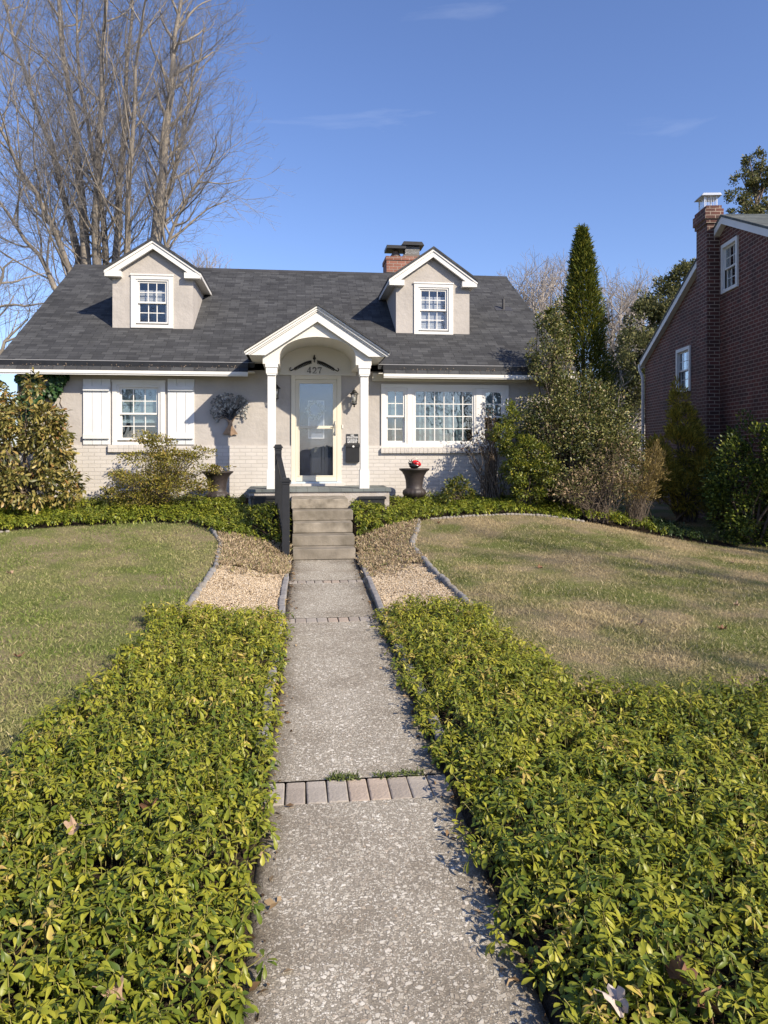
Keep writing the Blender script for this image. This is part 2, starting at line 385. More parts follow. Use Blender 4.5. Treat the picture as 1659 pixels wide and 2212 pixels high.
V = np.stack([GX, GY, GZ], -1).reshape(-1, 3)
i = np.arange(nx-1)[:, None]*ny; j = np.arange(ny-1)[None]
F = np.stack([i+j, i+ny+j, i+ny+j+1, i+j+1], -1).reshape(-1, 4)

gm = bpy.data.materials.new('ground'); gm.use_nodes = True; nt = gm.node_tree; N = nt.nodes.new; LK = nt.links.new
p = nt.nodes['Principled BSDF']; p.inputs['Roughness'].default_value = .95; p.inputs['Specular IOR Level'].default_value = .15
gp = N('ShaderNodeNewGeometry')
def noise(scale, det=5, rough=.6, dist=0.0):
    n = N('ShaderNodeTexNoise'); n.inputs['Scale'].default_value = scale; n.inputs['Detail'].default_value = det; n.inputs['Roughness'].default_value = rough; n.inputs['Distortion'].default_value = dist
    LK(gp.outputs['Position'], n.inputs['Vector']); return n.outputs['Fac']
def ramp(f, stops):
    r = N('ShaderNodeValToRGB'); e = r.color_ramp.elements
    while len(e) < len(stops): e.new(.5)
    for q, (a, c) in enumerate(stops): e[q].position = a; e[q].color = (*c, 1)
    LK(f, r.inputs['Fac']); return r.outputs['Color']
def mixc(f, a, b, mode='MIX'):
    m = N('ShaderNodeMix'); m.data_type = 'RGBA'; m.blend_type = mode
    if isinstance(f, float): m.inputs['Factor'].default_value = f
    else: LK(f, m.inputs['Factor'])
    LK(a, m.inputs['A']); LK(b, m.inputs['B']); return m.outputs['Result']
lawn = mixc(ramp(noise(1.1, 6), [(.42, (0, 0, 0)), (.58, (1, 1, 1))]), ramp(noise(60, 3), [(.3, (.085, .105, .03)), (.7, (.20, .215, .065))]), ramp(noise(70, 3), [(.3, (.16, .13, .075)), (.7, (.36, .29, .175))]))
soil = ramp(noise(35, 5), [(.3, (.012, .009, .006)), (.7, (.06, .042, .028))])
vo = N('ShaderNodeTexVoronoi'); vo.inputs['Scale'].default_value = 75; LK(gp.outputs['Position'], vo.inputs['Vector'])
grav = mixc(1.0, ramp(vo.outputs['Color'], [(.1, (.34, .25, .16)), (.6, (.56, .45, .31)), (1, (.72, .62, .48))]), ramp(noise(2.3, 5), [(.35, (.5, .42, .33)), (.55, (1, 1, 1))]), 'MULTIPLY')
def attr(nm): a = N('ShaderNodeAttribute'); a.attribute_name = nm; return a.outputs['Fac']
c1 = mixc(attr('soil'), lawn, soil); c2 = mixc(attr('gravel'), c1, grav); LK(c2, p.inputs['Base Color'])
b = N('ShaderNodeBump'); b.inputs['Strength'].default_value = .8; b.inputs['Distance'].default_value = .02
ad = N('ShaderNodeMath'); ad.operation = 'ADD'; LK(noise(90, 4), ad.inputs[0]); LK(vo.outputs['Distance'], ad.inputs[1]); LK(ad.outputs[0], b.inputs['Height']); LK(b.outputs[0], p.inputs['Normal'])
g_ = mesh_np('ground', V, F, gm, smooth=True); tag(g_, kind='structure')
ZN = zone(V[:, 0], V[:, 1])
for nm, val in (('soil', np.isin(ZN, [1, 3, 4, 5])), ('gravel', ZN == 2)):
    a_ = g_.data.attributes.new(nm, 'FLOAT', 'POINT'); a_.data.foreach_set('value', val.astype(np.float32))

# ------------------------------------------------------------------ path (exposed aggregate), with three courses of pavers let in
ROWS = [(3.68, .25), (7.33, .19), (9.35, .17)]       # front edge y, depth
pm = bpy.data.materials.new('exposed_aggregate'); pm.use_nodes = True; nt = pm.node_tree; N = nt.nodes.new; LK = nt.links.new
p = nt.nodes['Principled BSDF']; p.inputs['Roughness'].default_value = .8; p.inputs['Specular IOR Level'].default_value = .35
gp = N('ShaderNodeNewGeometry')
wn_ = N('ShaderNodeTexNoise'); wn_.inputs['Scale'].default_value = 30; LK(gp.outputs['Position'], wn_.inputs['Vector'])
vm = N('ShaderNodeVectorMath'); vm.operation = 'MULTIPLY_ADD'; vm.inputs[1].default_value = (.016,)*3; LK(wn_.outputs['Color'], vm.inputs[0]); LK(gp.outputs['Position'], vm.inputs[2])
def stones(scale, thr):
    v1 = N('ShaderNodeTexVoronoi'); v1.feature = 'DISTANCE_TO_EDGE'; v1.inputs['Scale'].default_value = scale; v1.inputs['Randomness'].default_value = 1
    v2 = N('ShaderNodeTexVoronoi'); v2.inputs['Scale'].default_value = scale; LK(vm.outputs[0], v1.inputs['Vector']); LK(vm.outputs[0], v2.inputs['Vector'])
    s = N('ShaderNodeSeparateColor'); LK(v2.outputs['Color'], s.inputs[0])
    g = N('ShaderNodeMath'); g.operation = 'GREATER_THAN'; g.inputs[1].default_value = thr; LK(s.outputs[1], g.inputs[0])
    d = N('ShaderNodeMapRange'); d.inputs['From Min'].default_value = .06; d.inputs['From Max'].default_value = .14; LK(v1.outputs['Distance'], d.inputs['Value'])
    m = N('ShaderNodeMath'); m.operation = 'MULTIPLY'; LK(g.outputs[0], m.inputs[0]); LK(d.outputs[0], m.inputs[1])
    return m.outputs[0], s.outputs[0]
f1, r1 = stones(60, .66); f2, r2 = stones(120, .34)
pal = [(0, (.32, .28, .225)), (.3, (.47, .42, .345)), (.6, (.58, .54, .46)), (.85, (.78, .74, .66)), (1, (.42, .34, .25))]
base = ramp(noise(160, 4, .7), [(.3, (.16, .14, .11)), (.7, (.40, .36, .295))])
c = mixc(f2, base, ramp(r2, pal)); c = mixc(f1, c, ramp(r1, pal))
c = mixc(1.0, c, ramp(noise(1.6, 6, .65), [(.30, (.62, .59, .55)), (.56, (1, 1, .99))]), 'MULTIPLY')
# dirt gathered along the two edges
ea = attr('edge'); c = mixc(ea, c, ramp(noise(25, 5), [(.3, (.07, .055, .04)), (.7, (.17, .14, .10))]))
LK(c, p.inputs['Base Color'])
hm = N('ShaderNodeMath'); hm.operation = 'MAXIMUM'; LK(f1, hm.inputs[0]); LK(f2, hm.inputs[1])
h2 = N('ShaderNodeMath'); h2.operation = 'MULTIPLY_ADD'; h2.inputs[1].default_value = .5; LK(noise(220, 3), h2.inputs[0]); LK(hm.outputs[0], h2.inputs[2])
b = N('ShaderNodeBump'); b.inputs['Strength'].default_value = .7; b.inputs['Distance'].default_value = .006; LK(h2.outputs[0], b.inputs['Height']); LK(b.outputs[0], p.inputs['Normal'])
segs = []; y0 = -4.0
for ry, rd in ROWS: segs.append((y0, ry-.001)); y0 = ry+rd+.001
segs.append((y0, 11.14))
VV, FF, EE = [], [], []; n0 = 0
for (a, b_) in segs:
    yy = np.linspace(a, b_, max(3, int((b_-a)/.15))); uu = np.array([-1.0, -1, -.9, -.7, 0, .7, .9, 1, 1.0])
    for yv in yy:
        for q, u_ in enumerate(uu):
            z = float(pz(yv))-(.1 if q in (0, 8) else 0)-.006*(abs(u_) > .95)
            VV.append((float(pcx(yv))+u_*HW, yv, z)); EE.append(.9 if abs(u_) > .95 else (.55 if abs(u_) > .85 else (.12 if abs(u_) > .6 else 0)))
    m_ = len(uu)
    for q in range(len(yy)-1):
        for r in range(m_-1): FF.append((n0+q*m_+r, n0+q*m_+r+1, n0+(q+1)*m_+r+1, n0+(q+1)*m_+r))
    n0 += len(yy)*m_
po = mesh_np('path', np.array(VV), np.array(FF), pm); tag(po, kind='structure')
a_ = po.data.attributes.new('edge', 'FLOAT', 'POINT'); a_.data.foreach_set('value', np.array(EE, dtype=np.float32))

# pavers
M_pav = [mat('paver_a', (.34, .305, .265), .9, spec=.1, var=.15, vscale=12, bump=.3, bscale=70), mat('paver_b', (.31, .27, .23), .9, spec=.1, var=.15, vscale=12, bump=.3, bscale=70), mat('paver_c', (.385, .315, .255), .9, spec=.1, var=.15, vscale=12, bump=.3, bscale=70)]
rown = ['the brick course nearest the camera', 'the middle brick course across the path', 'the brick course nearest the steps']
for ri, (ry, rd) in enumerate(ROWS):
    nb = 9; wdt = (2*HW)/nb
    for k in range(nb):
        cx = float(pcx(ry))-HW+wdt*(k+.5); g = MB(); hw_ = wdt/2-.0025+random.uniform(-.002, .002); hz = .045
        g.box(-hw_, hw_, -rd/2+.002, rd/2-.001, -hz, hz)
        o = g.build('paving_brick', M_pav[[0, 1, 0, 0, 2, 2, 1, 0, 1][k]], bevel=.008, loc=(0, 0, 0))
        o.location = (cx, ry+rd/2+random.uniform(-.002, .002), float(pz(ry))-hz+random.uniform(.0, .003)); o.rotation_euler = (random.uniform(-.004, .004), random.uniform(-.004, .004), random.uniform(-.012, .012))
        tag(o, '%s brick from the left in %s' % (ordn(k), rown[ri]), 'paving brick', 'bricks laid in courses across the path')

# curb slabs along the path, cobbles along the gravel, stones along the beds
M_curb = mat('curb_stone', (.22, .21, .205), .85, var=.3, vscale=6, bump=.4, bscale=30)
M_cob = [mat('cobble_grey', (.20, .195, .195), .85, var=.3, vscale=10, bump=.5, bscale=30), mat('cobble_pale', (.22, .20, .175), .85, var=.3, vscale=10, bump=.5, bscale=30)]
for sgn, side in ((-1, 'left'), (1, 'right')):
    y = 4.3; k = 0
    while y < 10.9:
        ln = random.uniform(.42, .7); ym = y+ln/2; xx = float(pcx(ym))+sgn*(HW+.045)+random.uniform(-.008, .008)
        g = MB(); g.box(-.032, .032, -ln/2, ln/2, -.09, .055)
        o = g.build('curb_stone', M_curb, bevel=.01, loc=(0, 0, 0)); o.location = (xx, ym, float(pz(ym))); o.rotation_euler = (.012+random.uniform(-.01, .01), random.uniform(-.05, .05), -.0126+random.uniform(-.02, .02))
        tag(o, '%s grey curb slab along the %s edge of the path, counted from the camera' % (ordn(k), side), 'curb stone', 'curb slabs along the path')
        y += ln+.012; k += 1
def rock(seed, sx, sy, sz):
    bm = bmesh.new(); bmesh.ops.create_icosphere(bm, subdivisions=2, radius=1); rr = random.Random(seed)
    a, b2, c3 = rr.random()*9, rr.random()*9, rr.random()*9
    for v in bm.verts:
        q = v.co; k = 1+.12*sin(3*q.x+a)+.12*sin(3.5*q.y+b2)+.1*sin(4*q.z+c3)
        m_ = max(abs(q.x), abs(q.y), abs(q.z)); s_ = (1/m_)**.55
        v.co = Vector((q.x*sx*k*s_, q.y*sy*k*s_, q.z*sz*k*s_))
    me = bpy.data.meshes.new('edging_stone'); bm.to_mesh(me); bm.free(); me.polygons.foreach_set('use_smooth', [True]*len(me.polygons)); return me
ROCKS = []
for q in range(8):
    me = rock(q, .068, .05, .05); me.materials.append(M_cob[q % 2]); ROCKS.append(me)
def stone_run(pts, step, label, group, sc=1.0, long=1.0, pale=None):
    k = 0; rest = 0
    for (a, b2) in zip(pts[:-1], pts[1:]):
        a = np.array(a); b2 = np.array(b2); Ln = np.linalg.norm(b2-a); t = rest
        while t < Ln:
            q = a+(b2-a)*t/Ln; me = random.choice(ROCKS if pale is None else ROCKS[pale::2])
            o = bpy.data.objects.new('edging_stone', me); COL.objects.link(o); s_ = sc*random.uniform(.8, 1.2)
            o.location = (q[0], q[1], float(gz(q[0], q[1]))+.005*s_); o.scale = (s_*long, s_, s_*random.uniform(.85, 1.1))
            o.rotation_euler = (random.uniform(-.15, .15), random.uniform(-.15, .15), atan2(b2[1]-a[1], b2[0]-a[0])+random.uniform(-.2, .2))
            tag(o, label % ordn(k), 'edging stone', group); k += 1; t += step*random.uniform(.9, 1.1)*sc*long
        rest = t-Ln
stone_run([(-1.13, 7.5), (-1.03, 9.7), (-1.09, 11.0), (-1.35, 11.9)], .125, '%s cobble from the camera along the left border of the gravel', 'cobbles edging the gravel strips', .68, 1.15)
stone_run([(1.78, 7.5), (1.71, 9.3), (1.70, 10.9), (1.95, 11.8), (2.05, 12.35)], .125, '%s cobble from the camera along the right border of the gravel', 'cobbles edging the gravel strips', .8, 1.15)
bx_ = np.linspace(2.3, 5.0, 12); stone_run([(a, float(fronty(a))-.06) for a in bx_], .12, '%s pale stone from the left along the front of the right house bed', 'stones edging the house beds', .58, 1.0, 1)
bx_ = np.linspace(-5.6, -4.3, 5); stone_run([(a, float(fronty(a))-.06) for a in bx_], .15, '%s pale stone from the left along the front of the left house bed', 'stones edging the house beds', .52, 1.15, 1)

# ------------------------------------------------------------------ steps
M_conc = mat('step_concrete', (.34, .295, .225), .9, color2=(.21, .175, .125), vscale=2.6, bump=.3, bscale=45, detail=8)
st = thing('front_steps', (.41, 11.13, .13), 'five worn brown concrete steps climbing from the path to the porch', 'steps')
zs = .133
for k in range(5):
    g = MB(); y0 = 11.13+.3*k; z1 = zs+.167*(k+1); w0 = .47+(.01 if k % 2 else 0)
    cx = .415+(.0 if k < 4 else -.03)
    g.box(cx-w0, cx+w0+(0.02 if k == 3 else 0), y0+(.004 if k % 2 else 0), (y0+.34 if k < 4 else 13.23), z1-.158, z1); g.box(cx-w0+.012, cx+w0-.012, y0+.014, y0+.30, z1-.18, z1-.156)
    g.build('step', mat('step_concrete_%s' % 'abcde'[k], tuple(c*(1.0, .86, 1.05, .9, 1.12)[k] for c in (.29, .255, .205)), .9, color2=(.13, .112, .085), vscale=3.5+k*.9, bump=.3, bscale=45, detail=8), st, bevel=.010)
# ------------------------------------------------------------------ groundcover (pachysandra)
def whorls(P, H, nl, ln, proto, spread=1.0):
    """P Nx3 foot points, H stem heights"""
    parts = []; n = len(P)
    top = P+np.stack([RNG.normal(size=n)*.02, RNG.normal(size=n)*.02-.004, H], 1)
    tilt = RNG.normal(size=(n, 2))*.42; az0 = RNG.random(n)*6.28; rb = np.clip(RNG.beta(2.2, 2.2, n), 0, 1)
    for k in range(nl):
        az = az0+k*2.4; inner = k/nl
        el = np.radians(-34+66*inner+RNG.normal(size=n)*15)
        A = np.stack([np.cos(az)*np.cos(el)+tilt[:, 0]*np.sin(el), np.sin(az)*np.cos(el)+tilt[:, 1]*np.sin(el), np.sin(el)+tilt[:, 0]*np.cos(az)+tilt[:, 1]*np.sin(az)], 1)
        U = np.stack([RNG.normal(size=n)*.25, RNG.normal(size=n)*.25, np.ones(n)], 1)
        U = U+A*-.2
        l_ = ln*(1.05-.4*inner)*(.75+.5*RNG.random(n))
        bp_ = top+A*.008-np.array([0, 0, 1])*((1-inner)*.025*RNG.random(n))[:, None]
        parts.append(leaves(bp_, A, U, l_, proto, np.clip(rb*.78+.24*RNG.random(n)-.03, 0, 1), .8+.45*RNG.random(n)))
    return parts, top
def scatter(x0, x1, y0, y1, dens, cond):
    n = int((x1-x0)*(y1-y0)*dens); x = RNG.uniform(x0, x1, n); y = RNG.uniform(y0, y1, n); m_ = cond(x, y); x, y = x[m_], y[m_]
    return np.stack([x, y, gz(x, y)], 1)
M_pach = leafmat('pachysandra_leaf', [(0, (.035, .065, .010)), (.25, (.10, .145, .018)), (.55, (.23, .25, .026)), (.84, (.38, .36, .04)), (.95, (.50, .42, .09)), (1, (.38, .23, .11))], rough=.42, transl=.25, spec=.35)
M_stem = mat('groundcover_stem', (.30, .27, .09), .6)
def groundcover(name, side, label, xlo, xhi):
    if side < 0: cond = lambda x, y: (zone(x, y) == 1) & (x < pcx(y)) & (np.abs(x-pcx(y)) > HW-.005+.035*np.sin(y*9+2*np.sin(y*3.1)))
    else: cond = lambda x, y: (zone(x, y) == 1) & (x > pcx(y)) & (np.abs(x-pcx(y)) > HW+.0+.035*np.sin(y*7+2*np.sin(y*2.3)))
    parts = []; lines = []
    for (ya, yb, dens, proto, ln, nl) in ((.9, 4.2, 680, LEAF_FINE, .044, 9), (4.2, 7.8, 620, LEAF_MID, .045, 8)):
        P = scatter(xlo, xhi, ya, yb, dens, lambda x, y: cond(x, y) & (np.abs(x) < 1.6+y*.62))
        # edge plants are lower
        e = np.abs(P[:, 0]-pcx(P[:, 1]))-HW
        bumpy = .5+.5*np.sin(P[:, 0]*4.2+1.3*np.sin(P[:, 1]*2.9))*np.sin(P[:, 1]*3.7+P[:, 0])
        H = (.075+.085*RNG.random(len(P))+.055*bumpy)*(.45+.55*sm(e/.28))
        lo = RNG.random(len(P)) < .42; H = np.where(lo, H*.55, H)
        pr, top = whorls(P, H, nl, ln, proto)
        lean = np.clip(1-e/.16, 0, 1)*np.sign(pcx(P[:, 1])-P[:, 0])*(.02+.05*RNG.random(len(P)))
        dead = np.sin(P[:, 0]*7.1+np.sin(P[:, 1]*5.3)*2)*np.sin(P[:, 1]*6.7-P[:, 0]*3) > .80
        far = np.clip((P[:, 1]-3.0)/4.5, 0, 1)*.14  # yellower with distance: view angle and light through leaves put into the colour
        k_ = len(proto[0])
        for (V_, F_, R_2) in pr:
            V_ += np.repeat(np.stack([lean, 0*lean, -.25*np.abs(lean)], 1), k_, 0); R_2 += np.repeat(far, k_)
            R_2[:] = np.clip(np.where(np.repeat(dead & (RNG.random(len(P)) < .45), k_), .93+.07*RNG.random(len(R_2)), np.minimum(R_2, .96+.04*(R_2 > 1.03))), 0, 1)
        top[:, 0] += lean; parts += pr
        for q in range(len(P)):
            if lo[q]: continue
            a = P[q]; t = top[q]; lines.append((np.array([a, (a+t)/2+np.array([.008, .0, 0]), t]), np.array([.0022, .002, .0018])))
    V, F, R = merge(parts)
    root = mesh_np(name, V, F, M_pach, rnd=R, smooth=True); tag(root, label, 'ground cover', kind='stuff')
    V, F = polytubes(lines, 3); mesh_np('stems', V, F, M_stem, root)
    return root
groundcover('pachysandra', -1, 'yellow-green leafy ground cover bed to the left of the path', -4.5, .4)
groundcover('pachysandra', 1, 'yellow-green leafy ground cover bed to the right of the path', .5, 6.0)

# low cover in the beds along the house
M_bedleaf = leafmat('bed_leaf', [(0, (.05, .08, .012)), (.4, (.15, .19, .022)), (.75, (.30, .31, .035)), (1, (.45, .40, .05))], rough=.4, transl=.25)
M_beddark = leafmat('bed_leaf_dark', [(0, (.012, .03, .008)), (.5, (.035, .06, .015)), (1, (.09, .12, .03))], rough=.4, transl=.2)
def bedcover(xlo, xhi, label, dens=270, h=.125, m=M_bedleaf):
    P = scatter(xlo, xhi, 11, 14.35, dens, lambda x, y: (y > fronty(x)-.07) & (x < 7.6) & ~((x > -.95) & (x < 1.75) & (y > 13.0)) & (y < 14.0) & ~((x > -.12) & (x < .95)))
    H = h*(.55+.5*RNG.random(len(P)))*(1+.35*np.sin(P[:, 0]*3.1)*np.sin(P[:, 1]*4+P[:, 0]))
    pr, top = whorls(P, H, 8, .062, LEAF_MID)
    V, F, R = merge(pr); o = mesh_np('low_ground_cover', V, F, m, rnd=R); tag(o, label, 'ground cover', kind='stuff'); return o
bedcover(-6.8, -.1, 'low yellow-green ground cover in the bed left of the porch')
bedcover(.9, 4.9, 'low yellow-green ground cover in the bed right of the porch')
bedcover(4.9, 6.4, 'paler leafy ground cover at the right end of the house bed', 150, .2)
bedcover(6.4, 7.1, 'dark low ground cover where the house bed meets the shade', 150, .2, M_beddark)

# dry tufts on the banks beside the steps
M_dry = leafmat('dry_tuft', [(0, (.20, .14, .085)), (.4, (.38, .29, .19)), (.7, (.58, .47, .32)), (.93, (.26, .24, .09)), (1, (.13, .17, .05))], rough=.8, transl=.2, spec=.1)
def tufts(side, label):
    P = scatter(-1.2, 2.1, 9.4, 12.4, 1300, lambda x, y: (((zone(x, y) == 3) | ((zone(x, y) == 2) & (RNG.random(len(x)) < np.interp(y, [9.3, 10.1], [.01, .25])))) & (np.sign(x-pcx(y)) == side) & (np.abs(x-pcx(y)) > HW+.03)))
    n = len(P); parts = []
    for k in range(9):
        A = np.stack([RNG.normal(size=n), RNG.normal(size=n), .55+.7*RNG.random(n)], 1)
        B = P+np.stack([RNG.normal(size=n)*.02, RNG.normal(size=n)*.02, RNG.random(n)*.03], 1)
        parts.append(leaves(B, A, rdir(n), .022+.04*RNG.random(n), LEAF_LONG, wscale=1.2))
    V, F, R = merge(parts); tag(mesh_np('dry_tufts', V, F, M_dry, rnd=R), label, 'dry plants', kind='stuff')
tufts(-1, 'dried brown low plants on the bank left of the steps')
tufts(1, 'dried brown low plants on the bank right of the steps')

# loose gravel over the gravel strips
M_grav = leafmat('gravel_stone', [(0, (.30, .22, .14)), (.4, (.52, .41, .28)), (.8, (.68, .57, .42)), (1, (.42, .38, .34))], rough=.9, transl=0, spec=.2)
def gravel(side, label):
    P = scatter(-1.15, 1.8, 7.2, 10.2, 4200, lambda x, y: (zone(x, y) == 2) & (np.sign(x-pcx(y)) == side) & (np.abs(x-pcx(y)) > HW+.08))
    n = len(P); O = np.array([(1, 0, 0), (0, 1, 0), (-1, 0, 0), (0, -1, 0), (0, 0, .7), (0, 0, -.7)], float)
    T = np.array([(0, 1, 4), (1, 2, 4), (2, 3, 4), (3, 0, 4), (1, 0, 5), (2, 1, 5), (3, 2, 5), (0, 3, 5)])
    az = RNG.random(n)*6.28; s_ = .005+.006*RNG.random(n); ca, sa = np.cos(az), np.sin(az)
    J = O[None]*(1+.3*RNG.normal(size=(n, 6, 1))*.5)
    X = J[..., 0]*ca[:, None]-J[..., 1]*sa[:, None]; Y = J[..., 0]*sa[:, None]+J[..., 1]*ca[:, None]
    V = P[:, None, :]+np.stack([X, Y*.8, J[..., 2]*.8], -1)*s_[:, None, None]+np.array([0, 0, .004])
    F = (T[None]+(np.arange(n)*6)[:, None, None]).reshape(-1, 3)
    tag(mesh_np('gravel', V.reshape(-1, 3), F, M_grav, rnd=np.repeat(RNG.random(n), 6)), label, 'gravel', kind='stuff')
gravel(-1, 'pale tan gravel in the strip left of the path')
gravel(1, 'pale tan gravel in the strip right of the path')

# small dry bits gathered along both edges of the walk and on the gravel
n = 900; yy = RNG.uniform(1.6, 11.0, n); sd = np.where(RNG.random(n) < .5, -1, 1); off = HW-np.abs(RNG.normal(size=n))*.06+.02
P = np.stack([pcx(yy)+sd*off, yy, pz(yy)+.006], 1); ok = np.abs(P[:, 0]-pcx(P[:, 1])) < HW-.005; P = P[ok]
Q2 = scatter(-1.15, 1.8, 7.3, 10.2, 60, lambda x, y: zone(x, y) == 2); Q2[:, 2] += .012; P = np.concatenate([P, Q2]); n = len(P)
V, F, R = leaves(P, np.stack([RNG.normal(size=n), RNG.normal(size=n), .25*RNG.random(n)], 1), rdir(n, (0, 0, 1.2)), .016+.032*RNG.random(n)**2, LEAF_OVAL)
tag(mesh_np('leaf_litter', V, F, leafmat('litter_bits', [(0, (.07, .045, .025)), (.5, (.19, .12, .065)), (1, (.34, .25, .15))], .8, .1, .2), rnd=R), 'brown leaf bits along the edges of the path and on the gravel', 'leaf litter', kind='stuff')

# lawn
def lawn_grass(side, label, stops, patch, ps, dens=5600):
    cond = lambda x, y: (zone(x, y) == 0) & (np.sign(x-.4) == side) & (np.abs(x) < 1.5+.62*y) & (y < np.interp(x, [6, 9], [13.2, 17]))
    P = scatter(*((-8.5, .0) if side < 0 else (1.4, 12.0)), 3.4, 16, dens, cond)
    P = P[RNG.random(len(P)) < np.interp(P[:, 1], [4, 8, 13], [1, .8, .55])]
    n = len(P); hh = np.clip(.024+.011*RNG.normal(size=n)+.005*np.sin(P[:, 0]*2.3+P[:, 1]*1.1), .013, .07)
    A = np.stack([RNG.normal(size=n)*.75, RNG.normal(size=n)*.75, .6+.5*RNG.random(n)], 1)
    V, F, R = leaves(P, A, rdir(n), hh, BLADE, wscale=1.9)
    m = leafmat('grass_'+('left' if side < 0 else 'right'), stops, rough=.7, transl=.3, spec=.15, patch=patch, pscale=ps)
    tag(mesh_np('lawn_grass', V, F, m, rnd=R), label, 'lawn', kind='stuff')
lawn_grass(-1, 'green and straw coloured grass on the lawn left of the path', [(0, (.09, .135, .03)), (.5, (.19, .25, .055)), (.8, (.30, .33, .10)), (1, (.55, .47, .27))], ((.50, .41, .24), .42), 1.3)
lawn_grass(1, 'mostly straw coloured dormant grass on the lawn right of the path', [(0, (.09, .115, .03)), (.45, (.21, .225, .065)), (.75, (.40, .35, .17)), (1, (.62, .53, .34))], ((.54, .43, .26), .88), 1.1)
# ------------------------------------------------------------------ the house
WY = 14.45            # face of the stucco
BY = 14.42            # face of the painted brick
XL, XR = -5.15, 5.25
M_pbrick = brickmat('painted_brick', (.54, .51, .475), (.50, .47, .435), (.43, .405, .375), .215, .0725, .006, 'xz', .6, var=.06)
M_roof = brickmat('roof_shingle', (.058, .060, .063), (.024, .025, .028), (.014, .015, .017), .21, .108, .005, 'xy', .6, offset=.37, var=.28, slope=1.168, freq=3, rough=.9)
M_roofdark = mat('drip_edge', (.02, .021, .024), .7)
M_redbrick = brickmat('chimney_brick', (.26, .105, .07), (.19, .075, .05), (.30, .24, .20), .21, .075, .008, 'xz', .5)
M_bluestone = brickmat('porch_edge_brick', (.14, .155, .15), (.11, .125, .125), (.08, .09, .09), .2, .2, .006, 'xz', .3)
M_parge = mat('porch_parging', (.44, .41, .38), .9, color2=(.33, .29, .25), vscale=5, bump=.4, bscale=40)
house = thing('house', (0, WY, .8), 'taupe stucco and painted brick cape house with two dormers and an arched white portico', 'house')
def R_(u0, u1, v0, v1, Y=WY):
    xa, _ = at(u0, (v0+v1)/2, Y); xb, _ = at(u1, (v0+v1)/2, Y)
    um = (u0+u1)/2; _, zt = at(um, v0, Y); _, zb = at(um, v1, Y)
    return xa, xb, zb, zt
def holes_wall(x0, x1, z0, z1, holes, Y, th):
    g = MB(); xs_ = sorted({x0, x1, *[h[0] for h in holes], *[h[1] for h in holes]}); zs_ = sorted({z0, z1, *[h[2] for h in holes], *[h[3] for h in holes]})
    xs_ = [x for x in xs_ if x0 <= x <= x1]; zs_ = [z for z in zs_ if z0 <= z <= z1]
    def solid(a, b):
        if a < 0 or b < 0 or a >= len(xs_)-1 or b >= len(zs_)-1: return False
        cx, cz = (xs_[a]+xs_[a+1])/2, (zs_[b]+zs_[b+1])/2
        return not any(h[0] < cx < h[1] and h[2] < cz < h[3] for h in holes)
    for a in range(len(xs_)-1):
        for b in range(len(zs_)-1):
            if not solid(a, b): continue
            xa, xb, za, zb = xs_[a], xs_[a+1], zs_[b], zs_[b+1]
            g.add([(xa, Y, za), (xb, Y, za), (xb, Y, zb), (xa, Y, zb)], [(0, 1, 2, 3)]); g.add([(xa, Y+th, za), (xb, Y+th, za), (xb, Y+th, zb), (xa, Y+th, zb)], [(3, 2, 1, 0)])
            if not solid(a-1, b): g.add([(xa, Y, za), (xa, Y, zb), (xa, Y+th, zb), (xa, Y+th, za)], [(0, 1, 2, 3)])
            if not solid(a+1, b): g.add([(xb, Y, za), (xb, Y, zb), (xb, Y+th, zb), (xb, Y+th, za)], [(3, 2, 1, 0)])
            if not solid(a, b-1): g.add([(xa, Y, za), (xb, Y, za), (xb, Y+th, za), (xa, Y+th, za)], [(3, 2, 1, 0)])
            if not solid(a, b+1): g.add([(xa, Y, zb), (xb, Y, zb), (xb, Y+th, zb), (xa, Y+th, zb)], [(0, 1, 2, 3)])
    return g
WIN_L = R_(243, 357, 822, 961); WIN_R = R_(823, 1098, 831, 966)
DOOR = R_(629, 737, 811, 1048)
ZT = 3.32; ZB = 1.865
inset = lambda r, d=.05: (r[0]+d, r[1]-d, r[2]+d, r[3]-d)
dh = (DOOR[0]+.02, DOOR[1]-.02, 1.10, DOOR[3]-.01)
hl = inset(WIN_L); hr = inset(WIN_R)
holes_wall(XL, XR, ZB, ZT, [hl, hr, dh], WY, .2).build('stucco_wall', M_stucco, house)
holes_wall(XL-.01, XR+.01, .3, ZB, [hl, hr, dh], BY, .21).build('brick_base', M_pbrick, house)
# sides, back, floor, inner ceiling
g = MB(); g.box(XL, XL+.2, WY+.2, 23.4, .3, ZT); g.box(XR-.2, XR, WY+.2, 23.4, .3, ZT); g.box(XL+.2, XR-.2, 23.2, 23.4, .3, ZT)
for xx in (XL, XR-.2): g.prism([(WY+.2, ZT), (23.4, ZT), (19.0, 6.15)], xx, xx+.2, 'x')
g.build('side_wall', M_stucco, house)
g = MB(); g.box(XL+.2, XR-.2, WY+.2, 23.2, 1.0, 1.1); g.box(XL+.2, XR-.2, WY+.2, 23.2, 3.12, 3.2)
g.box(-1.2, -1.1, WY+.2, 18, 1.1, 3.12); g.box(1.9, 2.0, WY+.2, 18, 1.1, 3.12); g.box(XL+.2, XR-.2, 18, 18.1, 1.1, 3.12)
g.build('interior_partition', mat('room_wall', (.30, .28, .25), .9), house)

